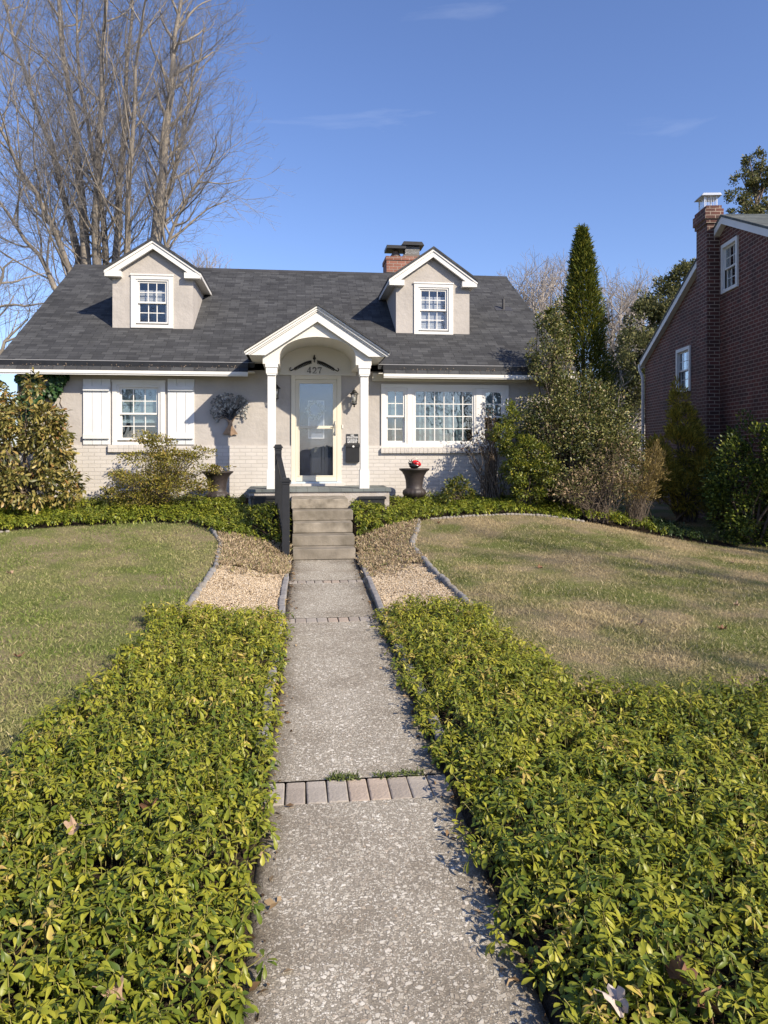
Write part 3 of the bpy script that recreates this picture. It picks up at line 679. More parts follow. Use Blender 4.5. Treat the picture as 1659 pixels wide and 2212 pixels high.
# roof: main slopes, box gutter, fascia
RS = .6036; ry0, rz0 = 14.20, 3.435; ryR = 19.0; rzR = rz0+(ryR-ry0)*RS
def main_z(y): return rz0+(y-ry0)*RS
rl, rr_ = -5.42, 5.50
th = .09; g = MB()
PX0, PX1 = at(545, 780, 13.5)[0], at(826, 780, 13.5)[0]; YM = 14.68
for (xa, xb, ya) in ((rl, PX0, ry0), (PX0, PX1, YM), (PX1, rr_, ry0)):
    za = rz0+(ya-ry0)*RS
    g.add([(xa, ya, za), (xb, ya, za), (xb, ryR, rzR), (xa, ryR, rzR), (xa, ya+.02, za-th), (xb, ya+.02, za-th), (xb, ryR, rzR-th), (xa, ryR, rzR-th)],
      [(0, 1, 2, 3), (7, 6, 5, 4), (0, 4, 5, 1), (0, 3, 7, 4), (1, 5, 6, 2)])
g.add([(rl, ryR, rzR), (rr_, ryR, rzR), (rr_, 23.8, rz0), (rl, 23.8, rz0), (rl, ryR, rzR-th), (rr_, ryR, rzR-th), (rr_, 23.8, rz0-th), (rl, 23.8, rz0-th)],
      [(0, 1, 2, 3), (7, 6, 5, 4), (0, 3, 7, 4), (1, 5, 6, 2), (2, 6, 7, 3)])
roof = g.build('roof', M_roof, house)
g = MB(); g.prism([(ryR-.13, rzR-.065), (ryR, rzR+.025), (ryR+.13, rzR-.065), (ryR+.13, rzR-.10), (ryR-.13, rzR-.10)], rl-.005, rr_+.005, 'x'); g.build('ridge_cap', mat('ridge_shingle', (.035, .036, .040), .9, var=.3, vscale=3), roof)
g = MB(); g.box(rl, PX0, ry0-.012, ry0+.01, rz0-.006, rz0+.004); g.box(PX1, rr_, ry0-.012, ry0+.01, rz0-.006, rz0+.004); g.build('drip_edge', mat('aluminium_edge', (.30, .30, .31), .5), roof)
EA = ((rl-.02, at(533, 795, 14.1)[0]+.02), (at(831, 795, 14.1)[0]-.02, rr_+.02))
gz1 = rz0-.10
for (a, b_) in EA:
    g = MB(); g.box(a, b_, 14.17, 14.21, gz1-.02, rz0-.012); g.build('gutter', M_black, house)
    g = MB(); g.add([(a, 14.09, gz1-.075), (b_, 14.09, gz1-.075), (b_, 14.17, gz1), (a, 14.17, gz1), (a, 14.09, gz1-.085), (b_, 14.09, gz1-.085), (b_, 14.17, gz1-.085), (a, 14.17, gz1-.085)], [(0, 1, 2, 3), (4, 7, 6, 5), (0, 4, 5, 1), (0, 3, 7, 4), (1, 5, 6, 2), (2, 6, 7, 3)])
    g.build('eave_strip', M_roof, house)
    g = MB(); g.box(a, b_, 14.08, 14.12, gz1-.145, gz1-.088); g.box(a, b_, 14.095, 14.13, gz1-.17, gz1-.145); g.build('fascia', M_white, house)
g = MB(); g.box(rl, PX0, 14.12, WY+.03, 3.25, 3.262); g.box(PX1, rr_, 14.12, WY+.03, 3.25, 3.262); g.build('soffit', M_soffit, house)
# leaf litter caught in the gutter
P = np.stack([np.where(RNG.random(260) < .5, RNG.uniform(-5.3, -1.0, 260), RNG.uniform(1.9, 5.3, 260)), RNG.uniform(14.12, 14.165, 260), RNG.uniform(gz1-.02, gz1+.03, 260)], 1)
V, F, Rr = leaves(P, rdir(260, (0, -.3, .2)), rdir(260), .03, LEAF_MINI); mesh_np('gutter_litter', V, F, leafmat('litter', [(0, (.10, .06, .035)), (1, (.32, .26, .20))], .8, 0), house, rnd=Rr)['kind'] = 'stuff'
# rake trim on the gable ends
for xx in (rl+.02, rr_-.05):
    g = MB(); g.prism([(14.15, rz0-.10), (19.0, rzR-.10), (19.0, rzR-.24), (14.15, rz0-.24)], xx, xx+.03, 'x'); g.build('rake_board', M_white, house)

# ---- windows
M_blind = mat('window_blind', (.50, .50, .475), .8, var=.05)
M_curt = mat('sheer_curtain', (.40, .43, .43), .9, var=.1, vscale=6)
def sash(g, x0, x1, z0, z1, y0, y1, cols, rows, st=.035, mu=.016):
    g.box(x0, x1, y0, y1, z0, z0+st); g.box(x0, x1, y0, y1, z1-st, z1); g.box(x0, x0+st, y0, y1, z0+st, z1-st); g.box(x1-st, x1, y0, y1, z0+st, z1-st)
    ix0, ix1, iz0, iz1 = x0+st, x1-st, z0+st, z1-st
    for k in range(1, cols): x = ix0+(ix1-ix0)*k/cols; g.box(x-mu/2, x+mu/2, y0+.006, y1-.004, iz0, iz1)
    for k in range(1, rows):
        z = iz0+(iz1-iz0)*k/rows
        xs_ = [ix0]+[ix0+(ix1-ix0)*q/cols for q in range(1, cols)]+[ix1]
        for q in range(cols): g.box(xs_[q]+(mu/2 if q else 0), xs_[q+1]-(mu/2 if q < cols-1 else 0), y0+.008, y1-.006, z-mu/2, z+mu/2)
    return ix0, ix1, iz0, iz1
def pane(parent, b, y, gl=None): g = MB(); g.box(b[0]-.004, b[1]+.004, y, y+.004, b[2]-.004, b[3]+.004); return g.build('pane', gl or M_glass, parent)
M_dglass = glassmat('dormer_glass', .06, (.9, .92, .95))
def frame_bars(g, r, w_, y0, y1, bot=None):
    x0, x1, z0, z1 = r; bot = w_ if bot is None else bot
    g.box(x0, x1, y0, y1, z1-w_, z1); g.box(x0, x1, y0, y1, z0, z0+bot); g.box(x0, x0+w_, y0, y1, z0+bot, z1-w_); g.box(x1-w_, x1, y0, y1, z0+bot, z1-w_)
def double_hung(win, r, y, cols, rows, meet=.5, gl=None):
    x0, x1, z0, z1 = r; zm = z0+(z1-z0)*meet
    g = MB(); b = sash(g, x0, x1, zm-.02, z1, y, y+.03, cols, rows); s1 = g.build('sash', M_white, win); pane(win, b, y+.014, gl)
    g = MB(); b2 = sash(g, x0, x1, z0, zm+.015, y+.036, y+.066, cols, rows); s2 = g.build('sash', M_white, win); pane(win, b2, y+.052, gl)
    return b, b2
# left window with shutters
x0, x1, z0, z1 = WIN_L
g = MB(); frame_bars(g, WIN_L, .085, WY-.035, WY+.02, .06); frame_bars(g, inset(WIN_L, .085), .045, WY-.015, WY+.06, .03); g.box(x0-.01, x1+.01, WY-.05, WY-.03, z1-.03, z1+.005)
wl = g.build('window', M_white, house, bevel=.004)
ri = (x0+.13, x1-.13, z0+.10, z1-.13); double_hung(wl, ri, WY+.02, 3, 2, .50)
g = MB(); g.box(ri[0], ri[1], WY+.12, WY+.13, z0+.44, ri[3]); g.build('blind', M_blind, wl)
g = MB(); g.box(ri[0], ri[1], WY+.086, WY+.115, z0+.42, z0+.46); g.build('screen_rail', M_white, wl)
sx = R_(234, 364, 961, 977, BY)
g = MB()
for k in range(12):
    a = sx[0]+(sx[1]-sx[0])*k/12; g.box(a+.003, a+(sx[1]-sx[0])/12-.003, BY-.06, BY+.005, sx[2], sx[3])
g.box(sx[0]+.01, sx[1]-.01, BY-.055, BY+.004, sx[2]+.004, sx[3]-.004)
g.build('brick_sill', M_pbrick, house, bevel=.006)
for (u0, u1) in ((180, 239.5), (362.5, 420.5)):
    r = R_(u0, u1, 819, 960.5); g = MB(); n = 3; wd = (r[1]-r[0])/n
    for k in range(n): g.box(r[0]+wd*k+.003, r[0]+wd*(k+1)-.003, WY-.035, WY-.012, r[2], r[3])
    g.box(r[0]+.004, r[1]-.004, WY-.02, WY-.002, r[2]+.003, r[3]-.003)
    h = r[3]-r[2]
    for f in (.125, .855): g.box(r[0]+.008, r[1]-.02, WY-.075, WY-.034, r[2]+h*f-.045, r[2]+h*f+.04)
    g.build('shutter', M_wood_white, house, bevel=.004)
# triple window
x0, x1, z0, z1 = WIN_R
def X(u): return at(u, 900, WY)[0]
g = MB(); frame_bars(g, WIN_R, .075, WY-.035, WY+.02, .06)
for (a, b_) in ((X(879), X(890.5)), (X(1027.5), X(1041))): g.box(a, b_, WY-.03, WY+.05, z0+.06, z1-.075)
wr = g.build('window', M_white, house, bevel=.004, label='wide triple window with a grid of panes in its middle section')
def Zv(v): return at(960, v, WY)[1]
lb = (X(830), X(878.5), z0+.06, z1-.075); rb = (X(1041.5), X(1090), z0+.06, z1-.075); mb = (X(891), X(1027), z0+.06, z1-.075)
for q in (lb, rb):
    g = MB(); frame_bars(g, q, .035, WY-.02, WY+.05, .03); g.build('jamb', M_white, wr)
    q2 = (q[0]+.035, q[1]-.035, q[2]+.03, q[3]-.035); double_hung(wr, q2, WY+.0, 2, 2, .5)
    g = MB(); g.box(q2[0], q2[1], WY+.12, WY+.13, (q2[2]+q2[3])/2-.0, q2[3]); g.build('blind', M_curt, wr)
g = MB(); frame_bars(g, mb, .03, WY-.02, WY+.05, .03); b = sash(g, mb[0]+.03, mb[1]-.03, mb[2]+.03, mb[3]-.03, WY, WY+.04, 6, 4, .035, .018); g.build('sash', M_white, wr); pane(wr, b, WY+.018)
# sheer curtain, pleated, drawn back at the right with a slanting edge
g = MB(); n = 70
def cw(f, z): return b[0]+.0+(b[1]-b[0])*(.845+.10*(1-(z-b[2])/(b[3]-b[2])))*f
for k in range(n):
    f0, f1 = k/n, (k+1)/n; ya, yb = WY+.16+.018*sin(k*.9), WY+.16+.018*sin((k+1)*.9)
    g.add([(cw(f0, b[2]), ya, b[2]), (cw(f1, b[2]), yb, b[2]), (cw(f1, b[3]), yb, b[3]), (cw(f0, b[3]), ya, b[3])], [(0, 1, 2, 3)])
g.build('curtain', M_curt, wr)
g = MB(); sx = R_(822, 1100, 968, 979, BY); n = 34
for k in range(n):
    wd = (sx[1]-sx[0])/n; a = sx[0]+wd*k; g.box(a+.003, a+wd-.003, BY-.06, BY+.005, sx[2], sx[3])
g.box(sx[0]+.01, sx[1]-.01, BY-.054, BY+.004, sx[2]+.004, sx[3]-.004)
g.build('brick_sill', M_pbrick, house, bevel=.006)
r = R_(804, 1135, 809, 825); g = MB(); g.box(r[0], r[1], WY-.06, WY-.001, r[2], r[3]); g.box(r[0], r[1], WY-.08, WY-.06, r[2]+.05, r[3]); g.build('header_board', M_soffit, house)

# ---- dormers
DY = 15.58
def chevron(xl, zl, xp, zp, xr, zr, zb, d0, d1):
    """band between vertical offsets d0 and d1 below the line l-p-r, its feet cut level at zb"""
    sl = (zp-zl)/(xp-xl); sr = (zp-zr)/(xr-xp)
    def foot(x, z, d, s_, sg): return (x, z-d) if z-d >= zb-1e-6 else (x+sg*(zb-(z-d))/s_, zb)
    P = [foot(xl, zl, d0, sl, 1), (xp, zp-d0), foot(xr, zr, d0, sr, -1)]
    if zr-d0 > zb+1e-6 and zr-d1 < zb: P.append((xr, zb))
    P.append(foot(xr, zr, d1, sr, -1)); P.append((xp, zp-d1)); P.append(foot(xl, zl, d1, sl, 1))
    if zl-d0 > zb+1e-6 and zl-d1 < zb: P.append((xl, zb))
    return P
def dormer(uL, uR, vB, uP, vP, uTL, vTL, uTR, vTR, win, nm):
    xa, zb0 = at(uL, vB, DY); xb, _ = at(uR, vB, DY); xp, zp = at(uP, vP, DY-.12); xl, zl = at(uTL, vTL, DY-.12); xr, zr = at(uTR, vTR, DY-.12)
    zl = zr = (zl+zr)/2; xp = (xl+xr)/2; zb = zl-.06
    sl = (zp-zl)/(xp-xl)
    def zu(x): return zp-.10-abs(x-xp)*sl
    g = MB(); wn_r = win
    # front wall with the window opening
    hh = (wn_r[0]+.05, wn_r[1]-.05, wn_r[2]+.05, wn_r[3]-.05)
    zt = zu(xa); ww = holes_wall(xa, xb, zb0-.1, zt, [hh], DY, .12); ww.prism([(xa, zt), (xb, zt), (xp, zu(xp))], DY, DY+.12)
    for (p0, p1) in ((xa, xa+.1), (xb-.1, xb)):
        ye = ry0+(zt-rz0)/RS
        ww.prism([(DY+.12, zb0-.1), (DY+.12, zt), (ye+.1, zt)], p0, p1, 'x')
    d = ww.build('dormer', M_stucco, house)
    # small roof running back into the main slope
    for s_, xe, ze in ((-1, xl, zl), (1, xr, zr)):
        yP = ry0+(zp-rz0)/RS+.1; yE = ry0+(ze-rz0)/RS+.05; y0 = DY-.17; t_ = .05; g = MB(); e = .02*s_
        g.add([(xp, y0, zp+t_), (xe+e, y0, ze+t_), (xe+e, yE, ze+t_), (xp, yP, zp+t_), (xp, y0, zp), (xe+e, y0, ze), (xe+e, yE, ze), (xp, yP, zp)], [(0, 1, 2, 3), (7, 6, 5, 4), (0, 4, 5, 1), (1, 5, 6, 2), (2, 6, 7, 3)])
        g.build('dormer_roof', M_roofside, d)
        # soffit and side fascia
        g = MB(); x_in = xa+.002 if s_ < 0 else xb-.002; g.box(min(x_in, xe), max(x_in, xe), DY-.10, yE-.05, zb-.005, zb+.01); g.build('soffit', M_soffit, d)
        g = MB(); g.box(xe-.012, xe+.012, DY-.08, yE-.12, zb-.01, ze-.003); g.build('fascia', M_white, d)
    g = MB(); g.prism(chevron(xl-.01, zl, xp, zp, xr+.01, zr, zb, .0, .055), DY-.15, DY-.118); g.prism(chevron(xl, zl, xp, zp, xr, zr, zb, .055, .17), DY-.13, DY-.06)
    for s_, xe in ((-1, xl), (1, xr)):
        g.box(xe, xe-s_*.32, DY-.14, DY-.001, zb-.055, zb+.06)
    g.build('rake_trim', M_white, d, bevel=.004)
    # its window, a part of the house of its own
    g = MB(); frame_bars(g, wn_r, .095, DY-.03, DY+.02, .07); g.box(wn_r[0]-.012, wn_r[1]+.012, DY-.045, DY-.025, wn_r[3]-.02, wn_r[3]+.012); frame_bars(g, inset(wn_r, .095), .035, DY-.012, DY+.05, .03)
    wi = g.build('window', M_white, house, bevel=.004)
    q = (wn_r[0]+.13, wn_r[1]-.13, wn_r[2]+.10, wn_r[3]-.13); double_hung(wi, q, DY+.015, 3, 2, .5, M_dglass)
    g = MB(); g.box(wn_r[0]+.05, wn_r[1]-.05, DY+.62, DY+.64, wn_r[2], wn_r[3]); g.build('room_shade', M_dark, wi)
    return wi, q, d
M_roofside = brickmat('dormer_shingle', (.050, .052, .058), (.026, .027, .031), (.018, .019, .022), .30, .140, .006, 'yx', .5, offset=.37, var=.2, slope=1.2)
w1 = R_(283, 374.5, 594, 709, DY); w2 = R_(894, 978.5, 612, 723.5, DY)
wi1, q1, d1 = dormer(243, 417.5, 708, 325, 519, 226, 583, 432.5, 591, w1, 'left')
wi2, q2, d2 = dormer(855.5, 1014, 724, 937.5, 538, 841, 603, 1030, 610, w2, 'right')
def blinds(win, q, z0, z1, y):
    g = MB(); z = z0
    while z < z1: g.box(q[0]-.02, q[1]+.02, y-.02, y, z, z+.029); z += .034
    g.build('blind', M_blind, win)
zm = (q1[2]+q1[3])/2; blinds(wi1, q1, zm+.03, zm+.26, DY+.13)
zm = (q2[2]+q2[3])/2; blinds(wi2, q2, zm+.03, zm+.30, DY+.13); blinds(wi2, (q2[0], q2[1]), q2[2], zm-.02, DY+.13)

# ---- chimney behind the right dormer
CY = 19.15; xa, zt = at(835, 553, CY); xb = xa+1.05
g = MB(); g.box(xa+.03, xb, CY+.02, CY+.75, 5.9, zt-.42); ch = g.build('chimney_flashing', mat('lead_flashing', (.07, .075, .085), .5, var=.15), house)
g = MB(); g.box(xa, xb+.02, CY, CY+.77, zt-.42, zt-.10); g.box(xa-.02, xb+.04, CY-.02, CY+.79, zt-.10, zt); ch = g.build('chimney', M_redbrick, house)
g = MB(); x_, _ = at(858, 540, CY); g.lathe([(.13, 0), (.13, .10), (.09, .16), (.09, .20)], (x_, CY+.3, zt), 12); g.build('flue', mat('flue_clay', (.16, .13, .11), .9), ch)
g = MB(); g.box(x_-.27, x_+.24, CY+.02, CY+.58, zt+.22, zt+.30); g.build('flue_cap', M_black, ch)
x_, _ = at(892, 540, CY); g = MB(); g.box(x_-.25, x_+.25, CY+.03, CY+.53, zt, zt+.06); g.build('flue', mat('flue_clay', (.16, .13, .11), .9), ch)
g = MB(); g.box(x_-.19, x_+.19, CY+.09, CY+.47, zt+.06, zt+.30)
g.build('spark_guard', brickmat('steel_mesh', (.62, .62, .62), (.5, .5, .5), (.08, .08, .08), .035, .035, .012, 'xz', .2), ch)
g = MB(); g.prism([(x_-.30, zt+.31), (x_+.30, zt+.31), (x_+.24, zt+.40), (x_-.24, zt+.40)], CY-.01, CY+.57); g.build('flue_cap', M_black, ch)
# vent pipe
vx, vz = at(1087.5, 666, 17.3); yv = ry0+(vz-rz0)/RS if False else 17.35
vx, vz = at(1087.5, 668, 17.0); yv = 17.0
for _ in range(6): vx, vz = at(1087.5, 668, yv); yv = ry0+(vz-rz0)/RS
g = MB(); g.tube([(vx, yv, vz-.05), (vx, yv, vz+.24)], .035, 10); g.add([(vx-.2, yv-.1, main_z(yv-.1)+.008), (vx+.2, yv-.1, main_z(yv-.1)+.008), (vx+.2, yv+.12, main_z(yv+.12)+.008), (vx-.2, yv+.12, main_z(yv+.12)+.008)], [(0, 1, 2, 3)]); g.build('vent_pipe', mat('vent_lead', (.05, .05, .055), .6), house)

# ---- portico
PY = 13.12
def pxz(zx, zy, Y=PY): return at((700+zx*700/1659)/1.50693, (950+zy*700/1659)/1.50693, Y)
xp, zp = pxz(786, 108); xl, zl = pxz(233, 452); xr, zr = pxz(1335, 487); zl = zr = (zl+zr)/2; xp = (xl+xr)/2
zb = zl-.055; slp = (zp-zl)/(xp-xl)
ax0, az0 = pxz(497, 500, PY+.1); ax1, _ = pxz(1086, 500, PY+.1); _, ztop = pxz(795, 347, PY+.1); bx0, bz = pxz(368, 553, PY+.1); bx1, _ = pxz(1208, 570, PY+.1); _, bz2 = pxz(1208, 568, PY+.1)
bz = (bz+bz2)/2; acx = (ax0+ax1)/2; arx = (ax1-ax0)/2; az0 = bz+.14; arz = ztop-az0
arch = [(acx+arx*cos(t), az0+arz*sin(t)) for t in np.linspace(pi, 0, 25)]
def outer(off): return [(xr-.06, zb), (xr-.06, zr-off), (xp, zp-off), (xl+.06, zl-off), (xl+.06, zb)]
port_poly = [(bx0, bz), (ax0, bz)]+arch+[(ax1, bz), (bx1, bz), (bx1, zb+.0)]+outer(.05)+[(bx0, zb)]
g = MB(); y0, y1 = PY+.10, WY+.012
n = len(port_poly); inner = port_poly
# front face as strips so the arch is clean
def topz(x): return zp-.05-abs(x-xp)*slp
def strip_face(y):
    xs_ = [xl+.06, bx0, ax0]+[a[0] for a in arch[1:-1]]+[ax1, bx1, xr-.06]; xs_ = sorted(set(xs_+[xp]))
    for a, b_ in zip(xs_[:-1], xs_[1:]):
        m_ = (a+b_)/2
        def lo(x):
            if m_ < bx0 or m_ > bx1: return zb
            if m_ < ax0 or m_ > ax1: return bz
            k = max(0, 1-((x-acx)/arx)**2); return az0+arz*sqrt(k)
        g.add([(a, y, lo(a)), (b_, y, lo(b_)), (b_, y, topz(b_)), (a, y, topz(a))], [(0, 1, 2, 3)])
strip_face(y0)
under = [(xl+.06, zb), (bx0, zb), (bx0, bz), (ax0, bz)]+arch+[(ax1, bz), (bx1, bz), (bx1, zb), (xr-.06, zb)]
for a, b_ in zip(under[:-1], under[1:]): g.add([(a[0], y0, a[1]), (b_[0], y0, b_[1]), (b_[0], y1, b_[1]), (a[0], y1, a[1])], [(0, 1, 2, 3)])
for xx in (xl+.06, xr-.06): g.add([(xx, y0, zb), (xx, y1, zb), (xx, y1, zl-.05), (xx, y0, zl-.05)], [(0, 1, 2, 3)])
port = g.build('portico', M_port, house)
g = MB()
g.prism(chevron(xl-.015, zl+.0, xp, zp, xr+.015, zr, zb, .0, .035), PY-.055, PY-.02); g.prism(chevron(xl, zl, xp, zp, xr, zr, zb, .035, .075), PY-.03, PY+.01)
g.prism(chevron(xl+.01, zl, xp, zp, xr-.01, zr, zb, .075, .10), PY-.01, PY+.03); g.prism(chevron(xl+.015, zl, xp, zp, xr-.015, zr, zb, .10, .275), PY+.015, PY+.098)
g.build('gable_trim', M_white, port, bevel=.003)
for s_, xe in ((-1, xl-.02), (1, xr+.02)):
    yP = ry0+(zp-rz0)/RS+.15; yE = max(14.3, ry0+(zl-rz0)/RS+.1); g = MB(); t_ = .04; ya = PY-.08
    g.add([(xp, ya, zp+t_), (xe, ya, zl+t_), (xe, yE, zl+t_), (xp, yP, zp+t_), (xp, ya, zp+.002), (xe, ya, zl+.002), (xe, yE, zl+.002), (xp, yP, zp+.002)], [(0, 1, 2, 3), (7, 6, 5, 4), (0, 4, 5, 1), (1, 5, 6, 2), (2, 6, 7, 3)])
    g.build('portico_roof', M_roofside, port)
# tympanum panel above the door
r = R_(612, 760, 735, 811); g = MB(); g.box(ax0-.1, ax1+.1, WY-.02, WY+.01, DOOR[3]+.0, ztop+.05); g.box(ax0-.02, ax1+.02, WY-.045, WY-.02, DOOR[3]+.0, DOOR[3]+.035); g.build('tympanum', M_port, port)
cy = PY+.20
for u_ in (587, 786.5):
    cx, _ = at(u_, 900, cy); g = MB(); zf = 1.09; h = bz-zf
    g.box(cx-.088, cx+.088, cy-.088, cy+.088, zf, zf+.32); g.box(cx-.072, cx+.072, cy-.072, cy+.072, zf+.32, bz-.12)
    g.prism([(cx-.088, zf+.32), (cx+.088, zf+.32), (cx+.073, zf+.345), (cx-.073, zf+.345)], cy-.08, cy+.08)
    g.prism([(cx-.073, bz-.20), (cx+.073, bz-.20), (cx+.10, bz-.165), (cx-.10, bz-.165)], cy-.095, cy+.095)
    g.box(cx-.10, cx+.10, cy-.10, cy+.10, bz-.165, bz-.06); g.box(cx-.112, cx+.112, cy-.112, cy+.112, bz-.06, bz-.001)
    g.build('column', M_white, port, bevel=.004)
# porch slab
xa, _ = at(533, 1060, 13.2); xb, _ = at(845, 1060, 13.2)
g = MB(); g.box(xa, xb, 13.2, BY, 1.035, 1.09); g.build('porch_slab', M_bluestone, house, bevel=.004)
g = MB(); g.box(xa+.03, xb-.03, 13.23, BY, .3, 1.035); g.build('porch_base', M_parge, house)
# raised sill under the door
g = MB(); g.box(DOOR[0]-.03, DOOR[1]+.05, WY-.22, BY, 1.09, 1.135); g.build('door_step', M_pbrick, house)

# ---- front door and storm door
M_sglass = glassmat('storm_glass', .11, (.92, .94, .97))
x0, x1, _, z1 = DOOR; z0 = 1.135
g = MB(); wf = .085
g.box(x0, x0+wf, WY-.035, WY+.03, z0, z1); g.box(x1-wf, x1, WY-.035, WY+.03, z0, z1); g.box(x0+wf, x1-wf, WY-.035, WY+.03, z1-wf, z1)
df = g.build('door_frame', M_cream, house, bevel=.005)
g = MB(); g.box(x0, x1, WY-.10, WY+.02, z0-.001, z0+.035); g.build('threshold', mat('threshold_metal', (.42, .50, .56), .4), df)
g = MB(); a, b_ = x0+wf+.003, x1-wf-.003; c0, c1 = z0+.04, z1-wf-.003; y0, y1 = WY-.028, WY+.005
zm_ = at(683, 923, WY)[1]
frame_bars(g, (a, b_, c0, c1), .045, y0, y1, .09); frame_bars(g, (a+.045, b_-.045, c0+.09, c1-.045), .028, y0-.006, y1, .02); g.box(a+.073, b_-.073, y0-.004, y1, zm_-.028, zm_+.028)
sdoor = g.build('storm_door', M_cream, house, bevel=.004)
g = MB(); g.box(a+.07, b_-.07, WY-.012, WY-.008, c0+.10, zm_-.027); g.build('pane', M_sglass, sdoor)
g = MB(); g.box(a+.07, b_-.07, WY-.012, WY-.008, zm_+.027, c1-.07); g.build('pane', M_sglass, sdoor)
M_brass = mat('satin_metal', (.45, .42, .36), .35, metal=.8)
g = MB(); hx = b_-.035; g.tube([(hx, y0-.02, zm_+.10), (hx, y0-.045, zm_+.05), (hx-.005, y0-.05, zm_), (hx-.05, y0-.05, zm_+.005), (hx-.09, y0-.045, zm_-.005)], .009, 8)
g.box(hx-.016, hx+.016, y0-.012, y0, zm_-.16, zm_+.12); g.tube([(hx, y0-.01, zm_-.08), (hx, y0-.035, zm_-.09), (hx, y0-.035, zm_-.13), (hx, y0-.01, zm_-.15)], .007, 8); g.build('handle', M_brass, sdoor)
M_door = mat('door_paint', (.07, .077, .09), .4, var=.1)
g = MB(); yd = WY+.09; g.box(a-.02, b_+.02, yd, yd+.04, z0, c1+.02)
wd = (b_-a)
def pan(f0, f1, h0, h1):
    xa, xb = a+wd*f0, a+wd*f1; za, zb_ = c0+(c1-c0)*h0, c0+(c1-c0)*h1
    frame_bars(g, (xa, xb, za, zb_), .018, yd-.012, yd); g.prism([(xa+.035, za+.035), (xb-.035, za+.035), (xb-.035, zb_-.035), (xa+.035, zb_-.035)], yd-.008, yd)
for f in ((.08, .28), (.34, .66), (.72, .92)): pan(*f, .06, .36)
for f in ((.08, .28), (.72, .92)): pan(*f, .42, .78)
for f in ((.08, .28), (.32, .48), (.52, .68), (.72, .92)): pan(*f, .83, .94)
door = g.build('door', M_door, house)
g = MB(); frame_bars(g, (a+wd*.30, a+wd*.70, c0+(c1-c0)*.42, c0+(c1-c0)*.80), .022, yd-.02, yd-.0125); g.build('door_lite_frame', M_white, door)
g = MB(); g.box(a+wd*.30+.02, a+wd*.70-.02, yd-.016, yd-.013, c0+(c1-c0)*.42+.02, c0+(c1-c0)*.80-.02); g.build('door_lite', mat('obscure_glass', (.22, .25, .30), .15), door)
g = MB(); g.box(x1+.018, x1+.04, WY-.02, WY, zm_-.02, zm_+.05); g.build('doorbell', M_white, house)
# ------------------------------------------------------------------ things on and by the house
# house number and scroll
def stroke(g, pts, w_, y0, y1):
    for a, b_ in zip(pts[:-1], pts[1:]):
        a = Vector((a[0], a[1])); b_ = Vector((b_[0], b_[1])); d = (b_-a).normalized(); n = Vector((-d.y, d.x))*w_/2; e = d*w_*.3
        g.prism([tuple(a-e+n), tuple(a-e-n), tuple(b_+e-n), tuple(b_+e+n)], y0, y1)
nx0, nz0 = at(663.5, 807.5, WY); nx1, nz1 = at(694.5, 794, WY); H = nz1-nz0; W = nx1-nx0
M_num = mat('aged_brass', (.055, .045, .035), .5)
num = thing('house_number', ((nx0+nx1)/2, WY-.02, nz0), 'dark metal house number 427 above the front door', 'house number')
def arc(cx, cz, rx, rz_, a0, a1, n=10): return [(cx+rx*cos(radians(t)), cz+rz_*sin(radians(t))) for t in np.linspace(a0, a1, n)]
def digit(x, strokes):
    g = MB()
    for w_, pts in strokes: stroke(g, [(nx0+x*W+p[0]*W*.27, nz0+p[1]*H) for p in pts], w_*H, WY-.034-random.random()*.002, WY-.021)
    g.build('digit', M_num, num)
digit(0, [(.16, [(.72, 0), (.72, 1)]), (.07, [(.68, .97), (.0, .33)]), (.08, [(0, .31), (1, .31)]), (.06, [(.48, .02), (.96, .02)])])
digit(.37, [(.13, arc(.5, .70, .40, .27, 170, -30)), (.09, [(.84, .56), (.5, .3), (.08, .07)]), (.13, [(.05, .06), (.9, .06)]), (.06, [(.92, .04), (.95, .25)])])
digit(.74, [(.13, [(.02, .94), (.95, .94)]), (.06, [(.04, .74), (.04, .97)]), (.08, [(.92, .92), (.6, .55), (.5, .3)]), (.15, [(.5, .35), (.46, 0)])])
sc_x, sc_z = at(679, 790, WY); s1 = (at(732, 800, WY)[0]-at(626, 800, WY)[0])/2
scr = thing('scroll_ornament', (sc_x, WY-.02, sc_z), 'black leafy scroll ornament above the house number', 'wall ornament')
M_iron = mat('black_iron', (.008, .008, .008), .5)
zt_ = at(679, 781, WY)[1]; ze_ = at(630, 801, WY)[1]
for s_ in (-1, 1):
    g = MB(); pts = []
    for t in np.linspace(.12, 1, 14): pts.append(Vector((sc_x+s_*s1*t*.93, WY-.035, zt_-(zt_-ze_)*t**1.6)))
    end = pts[-1]; hook = [Vector((end.x+s_*.03*sin(q), WY-.035, end.z+.0+.03*(1-cos(q)))) for q in np.linspace(.3, 2.9, 7)]
    g.tube(pts+hook, [.010]*14+[.008]*7, 6)
    for k in range(1, 12):
        p = pts[k]; L_ = .055-.002*abs(k-5)
        for q in (-1, 1):
            d = Vector((s_*-.55, 0, .8*q)).normalized(); tip = p+d*L_; n_ = Vector((-d.z, 0, d.x))*.016; m_ = p+d*L_*.5
            g.add([(p.x, WY-.032, p.z), (m_.x+n_.x, WY-.036, m_.z+n_.z), (tip.x, WY-.032, tip.z), (m_.x-n_.x, WY-.036, m_.z-n_.z), (p.x, WY-.022, p.z), (m_.x+n_.x, WY-.022, m_.z+n_.z), (tip.x, WY-.022, tip.z), (m_.x-n_.x, WY-.022, m_.z-n_.z)],
                  [(0, 1, 2, 3), (7, 6, 5, 4), (0, 4, 5, 1), (1, 5, 6, 2), (2, 6, 7, 3), (3, 7, 4, 0)])
    g.build('leaf_spray', M_iron, scr)
